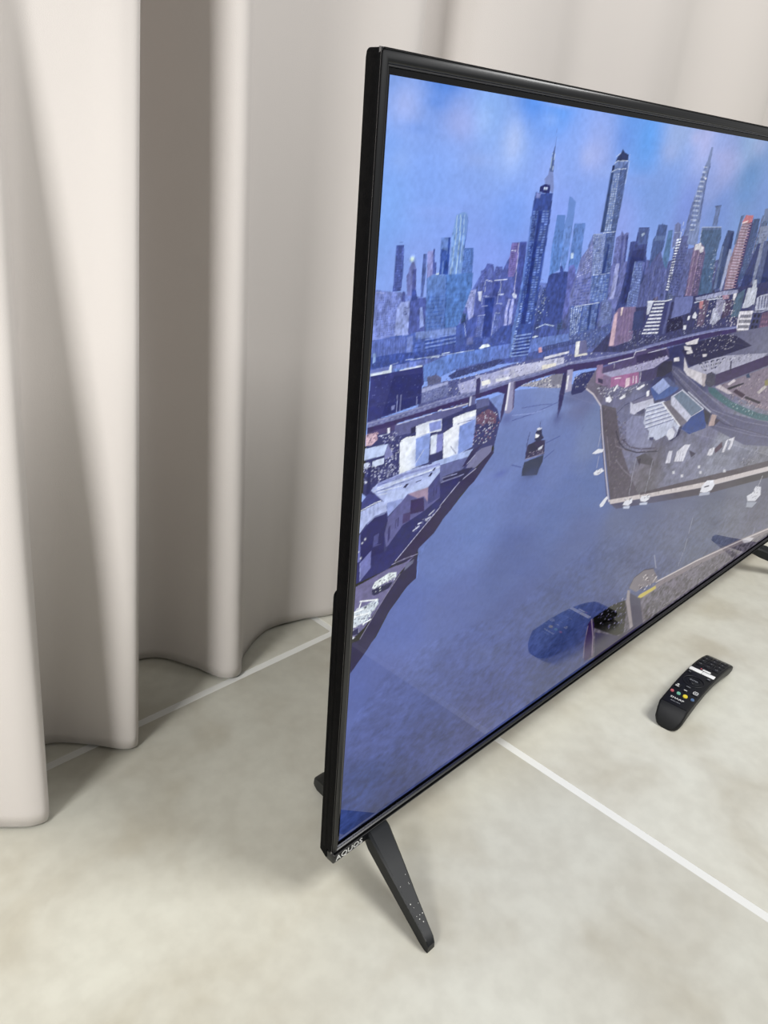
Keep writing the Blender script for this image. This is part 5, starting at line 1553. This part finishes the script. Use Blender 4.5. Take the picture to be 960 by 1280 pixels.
('s',[2238,1823,2713,1842,2958,1800,2888,1734,2373,1741],150,5.9,[7171984,13158096,2040140,4606060,11052468],84),
('f',13552594,[2243,1836,2399,1845,2392,1815,2272,1822]),
('f',13552594,[2239,1821,2327,1806,2351,1782,2262,1798]),
('f',13487057,[2285,1787,2349,1787,2367,1770,2299,1772]),
('f',13486801,[2495,1749,2553,1744,2556,1730,2511,1732]),
('f',13486801,[2154,1769,2210,1768,2228,1745,2164,1750]),
('f',10329524,[2358,1692,2516,1702,2665,1706,2825,1703,3496,1641,3436,1622,2750,1606,2685,1627,2596,1625]),
('f',12894409,[2276,1760,2352,1693,2602,1626,2624,1553,2361,1654,2306,1688]),
('f',10656417,[2550,1640,2616,1624,2638,1551,2593,1564]),
('f',3087953,[2752,1604,3476,1624,3574,1625,3628,1555,2873,1537,2766,1534]),
('w',1054539,[2439,1709,2857,1697,2770,1639,2588,1640],5,3,0.6,0.5,0.9,85),
('w',13619161,[2455,1701,2861,1691,2781,1643,2571,1648],5,3,0.15,0.6,0.9,86),
('s',[2835,1688,3222,1669,3219,1630,2888,1647],90,6.2,[2040140,13092820,6052727],87),
('f',197437,[2914,1661,2936,1658,2958,1603,2939,1605]),
('f',3289936,[2619,1619,2683,1630,2742,1603,2774,1543,2713,1535,2627,1567]),
('s',[2615,1625,2699,1625,2772,1546,2651,1552],60,5.6,[201788,5263203,3748941],88),
('f',7826560,[2784,1527,2905,1530,3633,1547,3904,1187,3601,1266,3304,1368,3006,1458]),
('s',[2813,1523,3649,1526,3879,1220,3260,1388],135,9.2,[9668501,5654881,8550282,4272205,11181732],89),
('f',12037817,[2784,1527,2848,1532,3089,1442,3010,1451]),
('f',197421,[2969,1494,3213,1492,3228,1481,3009,1476]),
('f',2556726,[3082,1453,3118,1466,3303,1403,3260,1388]),
('f',983854,[3294,1382,3319,1391,3625,1303,3598,1294]),
('f',1258590,[3220,1538,3262,1545,3309,1510,3243,1516]),
('f',11511978,[3497,1390,3609,1419,3658,1399,3544,1369]),
('f',12761796,[2961,1519,3042,1538,3083,1520,2990,1506]),
('f',8353873,[3578,1450,3633,1456,3676,1410,3614,1412]),
('f',2971751,[2682,1542,2787,1521,2882,1477,3107,1390,3378,1304,3628,1228,3928,1154,3963,1109,3645,1180,3337,1271,3066,1362,2807,1465,2715,1508]),
('s',[2818,1493,3110,1386,3628,1228,3934,1146,3656,1188,3062,1369],60,7.1,[8231844,208201,11714500],90),
('s',[3010,1451,3299,1375,3584,1289,3879,1220,3916,1171,3622,1235,3101,1400],90,9.6,[11641511,4468811,8088441],91),
('f',12829650,[2363,1228,2413,1218,2415,1145,2356,1157]),
('f',13224406,[2475,1201,2562,1225,2641,1209,2614,1175,2596,1116,2468,1142]),
('l',8684702,3.8,[2499,1202,2501,1137]),
('l',8619165,3.8,[2527,1201,2535,1130]),
('l',8619165,3.8,[2555,1200,2569,1122]),
('f',13355733,[2933,1082,2948,1117,2984,1116,2994,1062]),
('f',13421526,[2986,1077,2996,1120,3033,1106,3017,1061]),
('f',13355733,[3167,1050,3187,1121,3213,1128,3219,1081,3205,1042]),
('f',13158355,[3214,1125,3321,1122,3316,1061,3291,1039,3260,1052,3274,1103]),
('f',4666189,[3029,1100,3121,1131,3155,1088,3058,1065]),
('f',2893896,[2639,1176,2756,1129,2696,1117]),
('s',[3522,891,3634,924,3798,962,3906,836,3692,839],60,8.8,[9803169,1775934,7302526],92),
('f',12698059,[2610,1030,2644,1023,2655,1003,2620,1010]),
('f',12632523,[2832,1036,2869,1029,2880,1008,2843,1015]),
('f',12632266,[2878,989,2915,982,2927,961,2890,968]),
('f',12566730,[3277,908,3320,899,3334,876,3291,885]),
('f',12698316,[2476,1082,2509,1076,2519,1056,2486,1063]),
('f',13948383,[2979,826,2986,865,3045,887,3154,865,3195,820,3166,792,3067,798]),
('f',987710,[3021,852,3099,843,3110,831,3034,842]),
('f',10330805,[2975,820,3147,786,3153,764,2980,798]),
('f',12764110,[3892,563,3988,562,4031,606,4153,568,4197,492,4111,466,3940,511]),
('s',[3912,565,4060,591,4155,552,4104,476],39,9.3,[4540516,14408929],93),
('f',9343908,[3936,504,4165,444,4086,420,3946,462]),
('l',11448250,9.1,[4111,666,4074,572]),
('f',13948641,[1942,1014,1961,1032,2045,1022,2049,1000,2009,993]),
('f',13882847,[2138,998,2154,1011,2255,988,2260,966,2210,962,2154,980]),
('f',13948640,[1686,1083,1721,1106,1746,1116,1762,1101,1726,1066,1702,1066]),
('f',14014433,[1558,1285,1578,1293,1633,1294,1660,1272,1607,1263,1572,1271]),
('f',14080226,[1506,1395,1555,1408,1609,1396,1611,1381,1546,1385]),
('f',12173782,[1952,1003,2033,987,2029,970,1963,988]),
('f',12042196,[2143,972,2243,952,2244,936,2148,960]),
('s',[1944,1048,2034,1036,2045,1010,1955,1022],27,5.4,[3027537,14869223],94),
('s',[2142,1014,2254,991,2253,967,2150,994],21,5.6,[2698061,14803430],95),
('s',[1559,1295,1646,1286,1607,1263],18,4.7,[197457,14935016],96),
('l',10921658,3.4,[1978,1270,1983,1158,1993,1059]),
('l',10856121,3.6,[2181,1215,2190,1108,2180,1016]),
('l',11184830,3.0,[1550,1498,1552,1418]),
('l',11053501,3.1,[1579,1367,1578,1306]),
('f',5722720,[2401,274,2708,276,3247,232,3954,174,5158,3,6258,-430,4731,-30,3728,-37,2527,-23,2256,-26,1940,30,1867,118,1880,327,2094,335,2265,311]),
('t',[2401,274,3247,232,5158,3,5530,-213,3728,-37,2527,-23,1940,30,1880,327],0.6,1.6,1.2,15,0),
('f',7629684,[2479,266,2704,284,3232,260,3947,184,5138,27,5188,-34,3981,132,3263,203,2777,243,2521,229]),
('l',12103859,11.0,[2644,298,3237,251,4079,152,5152,10]),
('s',[2401,274,3247,232,5168,-10,4749,-54,3728,-37,2520,-5],255,10.4,[6708586,197392,9011593,3484740],97),
('f',7433076,[2267,392,2304,447,2418,461,2546,429,2613,366,2672,296,2454,324,2380,323]),
('l',3024704,5.7,[2262,387,2304,447,2418,461,2555,426]),
('s',[2373,340,2433,429,2621,349,2652,281,2438,302],60,9.6,[13880269,2950956,9735311],98),
('f',12101457,[2421,273,2447,282,2652,269,2670,243,2475,246]),
('f',3486543,[2272,363,2394,290,2474,232,2606,4,2520,-5,2436,74]),
('f',9143177,[2254,383,2289,368,2316,292,2466,32,2428,33,2272,295]),
('f',197379,[1887,337,2091,343,2251,316,2305,212,2346,53,2244,66,2009,207,1927,255]),
('s',[1887,337,2091,343,2258,327,2360,46,2003,223],165,7.2,[197379,5723015,10657725,197407,197379],99),
('f',2890572,[1842,316,1875,342,1916,286,1993,34,1895,37,1847,208]),
('l',9799572,6.1,[1872,336,1936,197,1980,40]),
('l',8220285,5.5,[1847,301,1851,179,1874,74]),
('f',2630212,[1950,218,2301,42,2375,40,2497,49,2527,-23,2234,-31,2018,-6]),
('t',[1842,316,2481,84,2527,-23,2018,-6,1895,37],0.2,6,1.2,16,0),
('l',11908804,3.8,[2517,530,2590,416]),
('l',10198448,4.0,[2968,663,2976,432,2938,313]),
('l',9606568,4.2,[4291,293,4293,121]),
('f',11841720,[4079,152,4201,140,4358,84,4288,70,4148,105]),
('t',[-85,2228,984,2237,3617,2170,4915,634,3064,859,1798,1067,1506,1632,1346,1759,732,1809,738,1713,477,1377,17,887],0.16,1.1,1.0,23,1),
('t',[-15,2805,2722,2830,5713,-65,-17,-39,-2,1136],0.05,0.9,1.0,24,0),
]



class Raster:
    """A small anti-aliased painter whose columns and rows lie at given places."""

    def __init__(self, xs, ys):
        self.xs, self.ys = xs, ys
        self.a = np.zeros((len(ys), len(xs), 3), np.float32)

    def mask(self, pts):
        p = np.array(pts, np.float64).reshape(-1, 2)
        i0, i1 = np.searchsorted(self.xs, (p[:, 0].min(), p[:, 0].max()))
        j0, j1 = np.searchsorted(self.ys, (p[:, 1].min(), p[:, 1].max()))
        if i1 <= i0 or j1 <= j0:
            return None
        X, Y = self.xs[i0:i1][None, :], self.ys[j0:j1][:, None]
        m = np.zeros((j1 - j0, i1 - i0), bool)
        q = np.roll(p, 1, 0)
        for (x0, y0), (x1, y1) in zip(p, q):
            if y0 != y1:
                m ^= ((y0 > Y) != (y1 > Y)) & (X < (x1 - x0) * (Y - y0) / (y1 - y0) + x0)
        return m, slice(j0, j1), slice(i0, i1)

    def fill(self, pts, c):
        r = self.mask(pts)
        if r:
            self.a[r[1], r[2]][r[0]] = c

    def line(self, pts, w, c):
        p = np.array(pts, float).reshape(-1, 2)
        for a, b in zip(p, p[1:]):
            d = b - a
            n = np.hypot(*d)
            if n < 1e-6:
                continue
            d /= n
            s = np.array((-d[1], d[0])) * w / 2
            e = d * w * 0.3
            self.fill(np.array((a - e + s, b + e + s, b + e - s, a - e - s)), c)

    def gradient(self, pts, ctrl, pw):
        r = self.mask(pts)
        if not r:
            return
        m, sj, si = r
        X, Y = self.xs[si][None, :], self.ys[sj][:, None]
        num = np.zeros(m.shape + (3,), np.float32)
        den = np.zeros(m.shape, np.float32)
        for x, y, c in ctrl:
            w = (1.0 / ((X - x) ** 2 + (Y - y) ** 2 + 3600.0) ** (pw / 2) * 1e9).astype(np.float32)
            num += w[..., None] * np.array(c, np.float32)
            den += w
        self.a[sj, si][m] = (num / den[..., None])[m]

    def blob(self, x, y, rx, ry, c, al):
        i0, i1 = np.searchsorted(self.xs, (x - 2.4 * rx, x + 2.4 * rx))
        j0, j1 = np.searchsorted(self.ys, (y - 2.4 * ry, y + 2.4 * ry))
        X, Y = self.xs[i0:i1][None, :], self.ys[j0:j1][:, None]
        g = (al * np.exp(-((X - x) / rx) ** 2 - ((Y - y) / ry) ** 2))[..., None].astype(np.float32)
        v = self.a[j0:j1, i0:i1]
        v += (np.array(c, np.float32) - v) * g

    def texture(self, pts, amp, sc, sx, seed, mode=0):
        r = self.mask(pts)
        if not r:
            return
        m, sj, si = r
        rg = np.random.RandomState(seed)
        tot = np.zeros(m.shape, np.float32)
        for o, k in ((1.0, 4.0), (0.6, 2.0), (0.45, 1.0)):
            cell = sc * k * 4
            gx, gy = self.xs[si] / (cell * sx), self.ys[sj] / cell
            g = rg.rand(int(gy.max()) + 3, int(gx.max()) + 3).astype(np.float32) - 0.5
            ix, iy = gx.astype(int), gy.astype(int)
            fx, fy = (gx - ix)[None, :], (gy - iy)[:, None]
            fx, fy = fx * fx * (3 - 2 * fx), fy * fy * (3 - 2 * fy)
            A, B_ = g[np.ix_(iy, ix)], g[np.ix_(iy, ix + 1)]
            C, D = g[np.ix_(iy + 1, ix)], g[np.ix_(iy + 1, ix + 1)]
            tot += o * ((A * (1 - fx) + B_ * fx) * (1 - fy) + (C * (1 - fx) + D * fx) * fy)
        v = self.a[sj, si]
        if mode == 1:                                  # only on what has been painted over the sky
            m = m & (np.abs(v - self.sky[sj, si]).sum(-1) > 1e-4)
        elif mode == 2:                                # the ripple grows towards the foot of the picture
            tot *= np.clip((1500 - self.ys[sj]) / 1300, 0, 1)[:, None].astype(np.float32)
        v[m] *= (1 + 2 * amp * tot[m])[:, None]


def rgb(h):
    return lin((h >> 16, h >> 8 & 255, h & 255))


def paint(r, ops):
    for o in ops:
        k = o[0]
        if k == 'f':                                   # filled outline
            r.fill(o[2], rgb(o[1]))
        elif k == 'l':                                 # line of a width
            r.line(o[3], o[2], rgb(o[1]))
        elif k == 'g':                                 # smooth field of colours
            r.gradient(o[1], [(x, y, rgb(c)) for x, y, c in o[2]], o[3])
        elif k == 'b':                                 # soft spot
            r.blob(o[2], o[3], o[4], o[5], rgb(o[1]), o[6])
        elif k == 'k':                                 # remember the bare sky
            r.sky = r.a.copy()
        elif k == 't':                                 # ripple
            r.texture(*o[1:])
        elif k == 'w':                                 # rows of windows on a facade
            q = np.array(o[2], float).reshape(4, 2)
            nx, ny, fx, fy, keep, seed = o[3:]
            rg = random.Random(seed)
            c0 = np.array(rgb(o[1]))
            at = lambda s, t: (q[0] * (1 - s) + q[1] * s) * (1 - t) + (q[3] * (1 - s) + q[2] * s) * t
            for j in range(ny):
                for i in range(nx):
                    if rg.random() > keep:
                        continue
                    s0, s1 = (i + 0.5 - fx / 2) / nx, (i + 0.5 + fx / 2) / nx
                    t0, t1 = (j + 0.5 - fy / 2) / ny, (j + 0.5 + fy / 2) / ny
                    r.fill(np.array((at(s0, t0), at(s1, t0), at(s1, t1), at(s0, t1))), c0 * rg.uniform(0.6, 1.35))
        elif k == 's':                                 # small clutter inside an outline
            p = np.array(o[1], float).reshape(-1, 2)
            rg = random.Random(o[5])
            (ax, ay), (bx, by) = p.min(0), p.max(0)
            cs = [np.array(rgb(c)) for c in o[4]]
            e = list(zip(p, np.roll(p, 1, 0)))
            n = tries = 0
            while n < o[2] and tries < o[2] * 12:
                tries += 1
                x, y = rg.uniform(ax, bx), rg.uniform(ay, by)
                if sum((y0 > y) != (y1 > y) and x < (x1 - x0) * (y - y0) / (y1 - y0 + 1e-9) + x0 for (x0, y0), (x1, y1) in e) % 2 == 0:
                    continue
                n += 1
                w_, h_ = o[3] * rg.uniform(0.5, 2.0), o[3] * rg.uniform(0.4, 1.1)
                k_ = rg.uniform(-0.3, 0.5)
                r.fill(np.array(((x, y), (x + w_, y + w_ * k_), (x + w_, y + w_ * k_ + h_), (x, y + h_))), rg.choice(cs))


NX, NZ = 660, 900
PW, PH = SX1 - SX0, SZ1 - SZ0
kk = 2.3                                               # columns lie closer together near the left end


def column(t):
    return PW * t / (kk - (kk - 1) * t)


cols = column(np.linspace(0, 1, NX))
rows_ = np.linspace(0, PH, NZ)
fine_x = np.interp(np.arange(NX * 2) / 2 - 0.25, np.arange(NX), cols) * 4000
fine_y = np.interp(np.arange(NZ * 2) / 2 - 0.25, np.arange(NZ), rows_) * 4000
ras = Raster(fine_x + np.arange(NX * 2) * 1e-6, fine_y + np.arange(NZ * 2) * 1e-6)
paint(ras, PICTURE)
pix = ras.a.reshape(NZ, 2, NX, 2, 3).mean((1, 3))

me = bpy.data.meshes.new('screen')
nv, nf = NX * NZ, (NX - 1) * (NZ - 1)
co = np.empty((NZ, NX, 3), np.float32)
co[..., 0] = SX0 - TVX + cols[None, :]
co[..., 1] = SY - TVY
co[..., 2] = SZ0 + rows_[:, None]
idx = np.arange(nv, dtype=np.int32).reshape(NZ, NX)
quads = np.stack((idx[:-1, :-1], idx[:-1, 1:], idx[1:, 1:], idx[1:, :-1]), -1).reshape(-1)
me.vertices.add(nv)
me.vertices.foreach_set('co', co.ravel())
me.loops.add(nf * 4)
me.loops.foreach_set('vertex_index', quads)
me.polygons.add(nf)
me.polygons.foreach_set('loop_start', np.arange(0, nf * 4, 4, dtype=np.int32))
me.update(calc_edges=True)
ca = me.color_attributes.new('picture', 'FLOAT_COLOR', 'POINT')
ca.data.foreach_set('color', np.concatenate((pix.reshape(-1, 3), np.ones((nv, 1), np.float32)), 1).astype(np.float32).ravel())
M_screen = bpy.data.materials.new('lit_panel')
M_screen.use_nodes = True
nt = M_screen.node_tree
b = nt.nodes['Principled BSDF']
b.inputs['Base Color'].default_value = (0, 0, 0, 1)
b.inputs['Roughness'].default_value = 0.03
at_ = nt.nodes.new('ShaderNodeAttribute')
at_.attribute_name = 'picture'
nt.links.new(at_.outputs['Color'], b.inputs['Emission Color'])
b.inputs['Emission Strength'].default_value = 1.0
me.materials.append(M_screen)
screen = bpy.data.objects.new('screen', me)
COL.objects.link(screen)
screen.parent = tv
screen['label'] = 'lit screen showing a skyline of towers above a harbour inlet'


# ------------------------------------------------------------------ remote control
M_rem = mat('remote_black', (15, 16, 18), rough=0.5, spec=0.35)
M_remtop = mat('remote_face', (9, 10, 15), rough=0.3, spec=0.5)
M_key = mat('black_rubber', (15, 16, 22), rough=0.5, spec=0.4)
M_white = mat('white_key', (238, 238, 236), rough=0.4)
RANG = math.radians(3.0)
remote = empty('remote_control', (0.541, -0.108, 0), 'black curved remote control with a white key strip lying on the stone floor', 'remote control')
remote.rotation_euler = (0, 0, RANG)
LEN = 0.208
# along s: top height, underside height, half width
RP = [(0.0, 0.0024, 0.0, 0.0075), (0.0008, 0.0055, 0.0, 0.0112), (0.0026, 0.0105, 0.0, 0.0150), (0.0055, 0.0170, 0.0003, 0.0182), (0.0100, 0.0245, 0.0010, 0.0198), (0.0152, 0.0322, 0.0016, 0.0206), (0.0162, 0.0330, 0.0020, 0.0207), (0.03, 0.0345, 0.0060, 0.0208),
      (0.06, 0.0378, 0.0130, 0.0210), (0.09, 0.0388, 0.0170, 0.0212), (0.12, 0.0375, 0.0165, 0.0214), (0.15, 0.0340, 0.0125, 0.0217), (0.175, 0.0290, 0.0075, 0.0218), (0.195, 0.0232, 0.0010, 0.0218),
      (0.204, 0.0195, 0.0, 0.0216), (0.208, 0.0160, 0.0006, 0.0200)]


def rem_top(s):
    for a, b in zip(RP, RP[1:]):
        if a[0] <= s <= b[0]:
            t = (s - a[0]) / (b[0] - a[0])
            return a[1] + (b[1] - a[1]) * t, (b[1] - a[1]) / (b[0] - a[0])
    return RP[-1][1], 0


bm = bmesh.new()
rings = []
for s, zt, zb, hw in RP:
    h = zt - zb
    e = min(0.0022, h * 0.3)
    rings.append([(s, -hw * 0.62, zb), (s, hw * 0.62, zb), (s, hw * 0.9, zb + h * 0.22), (s, hw, zb + h * 0.6), (s, hw, zt - e), (s, hw - e * 0.5, zt - e * 0.2), (s, hw - e * 1.2, zt),
                  (s, -hw + e * 1.2, zt), (s, -hw + e * 0.5, zt - e * 0.2), (s, -hw, zt - e), (s, -hw, zb + h * 0.6), (s, -hw * 0.9, zb + h * 0.22)])
loft(bm, rings)
obj('body', bm, M_rem, remote, smooth=32)
# the glossy face plate
bm = bmesh.new()
rows = []
for k in range(33):
    s = 0.0165 + (0.2045 - 0.0165) * k / 32
    z = rem_top(s)[0]
    hw = 0.0188
    rows.append([(s, -hw, z + 0.00012), (s, -hw + 0.0008, z + 0.0005), (s, 0, z + 0.0006), (s, hw - 0.0008, z + 0.0005), (s, hw, z + 0.00012)])
loft(bm, rows, closed=False, caps=False)
plate = obj('face_plate', bm, M_remtop, remote, smooth=50)


def on_face(s, v, rot=0.0, lift=0.0006):
    z, dz = rem_top(s)
    return Matrix.Translation((s, v, z + lift)) @ Matrix.Rotation(-math.atan(dz), 4, 'Y') @ Matrix.Rotation(rot, 4, 'Z')


def key(name, s, v, ls, lv, m, h=0.0010, round_=False, label=None, bev=0.0004, rot=0.0):
    b_ = bmesh.new()
    if round_:
        bmesh.ops.create_cone(b_, cap_ends=True, segments=18, radius1=0.5, radius2=0.42, depth=h)
        for q in b_.verts:
            q.co.x *= ls
            q.co.y *= lv
    else:
        box(b_, -ls / 2, ls / 2, -lv / 2, lv / 2, -h / 2, h / 2, bev, 2)
    o = obj(name, b_, m, remote, smooth=40)
    o.matrix_local = on_face(s, v, rot, 0.0006 + h / 2 - 0.0002)
    if label:
        o['label'] = label
    return o


M_red = mat('red_key', (190, 96, 104), rough=0.4)
M_green = mat('green_key', (112, 176, 152), rough=0.4)
M_yellow = mat('yellow_key', (226, 204, 58), rough=0.4)
M_blue = mat('blue_key', (84, 112, 150), rough=0.4)
# +v is the side facing the television
for v, m, n in ((0.0148, M_red, 'red'), (0.0052, M_green, 'green'), (-0.0048, M_yellow, 'yellow'), (-0.0155, M_blue, 'blue')):
    d_ = {'red': 0.0054, 'green': 0.0064, 'yellow': 0.0074, 'blue': 0.0056}[n]
    key('button', 0.0425, v, d_, d_, m, 0.0014, True, n + ' round button')
key('white_key', 0.1175, 0.0097, 0.0092, 0.0190, M_white, 0.0012, False, 'white streaming key', 0.0009)
key('white_key', 0.1175, -0.0097, 0.0092, 0.0190, M_white, 0.0012, False, 'white streaming key', 0.0009)
key('white_key', 0.1272, -0.0035, 0.0046, 0.0125, M_white, 0.0011, False, 'small white key', 0.0007)
key('button', 0.1285, 0.0052, 0.0028, 0.0028, M_red, 0.0011, True, 'tiny red key')
# ring of arrows around the enter key
for rr, tube in ((0.0135, 0.0007), (0.0085, 0.0005)):
    b_ = bmesh.new()
    n = 36
    rg = []
    for k in range(n):
        a = 2 * math.pi * k / n
        rg.append([((rr + tube * math.cos(q)) * math.cos(a), (rr + tube * math.cos(q)) * math.sin(a) * 1.1, tube * 0.7 * math.sin(q)) for q in (0, 1.05, 2.1, 3.14, 4.2, 5.24)])
    vs = [[b_.verts.new(p) for p in r] for r in rg]
    for a in range(n):
        for i in range(6):
            b_.faces.new((vs[a][i], vs[a][(i + 1) % 6], vs[(a + 1) % n][(i + 1) % 6], vs[(a + 1) % n][i]))
    o = obj('arrow_ring', b_, M_key, remote, smooth=60)
    o.matrix_local = on_face(0.0840, 0.0, 0, 0.0009)
key('enter_button', 0.0840, 0.0, 0.0125, 0.0135, M_key, 0.0014, True)
M_faint = mat('grey_print', (150, 152, 158), rough=0.5)
RX = -math.pi / 2


def print_on(body, s, v, size, m=M_faint, name='lettering', sx=1.0):
    return text_mesh(name, body, size, on_face(s, v, 0, 0.0022) @ Matrix.Rotation(RX, 4, 'Z') @ Matrix.Diagonal((sx, 1, 1, 1)), m, remote, 0.00005)


print_on('SHARP', 0.0285, 0.0015, 0.0054, M_print, sx=1.25)
print_on('AQUOS', 0.0215, 0.0010, 0.0026, M_faint, sx=1.6)
print_on('ENTER', 0.0840, 0.0, 0.0042, M_faint)
for s, v, ls, lv in ((0.0580, 0.0135, 0.0085, 0.0090), (0.0575, -0.0138, 0.0100, 0.0100), (0.0540, 0.0, 0.0060, 0.0070), (0.0645, 0.0, 0.0050, 0.0080), (0.1050, 0.0145, 0.0050, 0.0060), (0.1050, -0.0145, 0.0050, 0.0060)):
    key('button', s, v, ls, lv, M_key, 0.0012)
# marks printed on those keys: a house, an arrow, bars
def mark(s, v, quads, m=M_faint):
    b_ = bmesh.new()
    for (a, c, w_, h_) in quads:
        box(b_, a - w_ / 2, a + w_ / 2, c - h_ / 2, c + h_ / 2, 0, 0.0001)
    o = obj('printed_mark', b_, m, remote)
    o.matrix_local = on_face(s, v, 0, 0.0018)


mark(0.0580, 0.0135, [(0.0022, 0, 0.0022, 0.0026), (-0.0008, 0, 0.0009, 0.0052), (-0.0026, 0, 0.0009, 0.0052)], M_print)
mark(0.0575, -0.0138, [(0.0030, 0, 0.0009, 0.0050), (-0.0030, 0, 0.0009, 0.0050), (0, 0.0030, 0.0045, 0.0009), (0, -0.0030, 0.0045, 0.0009), (0, 0, 0.0012, 0.0030)], M_print)
mark(0.0540, 0.0, [(0, 0, 0.0010, 0.0046)], M_print)
mark(0.0645, 0.0, [(0, 0, 0.0008, 0.0060)])
mark(0.1050, -0.0145, [(0, 0, 0.0009, 0.0040), (0.0016, 0, 0.0007, 0.0040)])
mark(0.1050, 0.0145, [(0, 0, 0.0009, 0.0030)])
# number keys on the far end
for r_ in range(4):
    for c in range(3):
        s, v = 0.1435 + r_ * 0.0145, 0.0125 - c * 0.0125
        key('number_key', s, v, 0.0095, 0.0105, M_key, 0.0012)
        n = r_ * 3 + c
        print_on(str([10, 11, 12, 7, 8, 9, 4, 5, 6, 1, 2, 3][n]), s, v, 0.0040, M_faint)
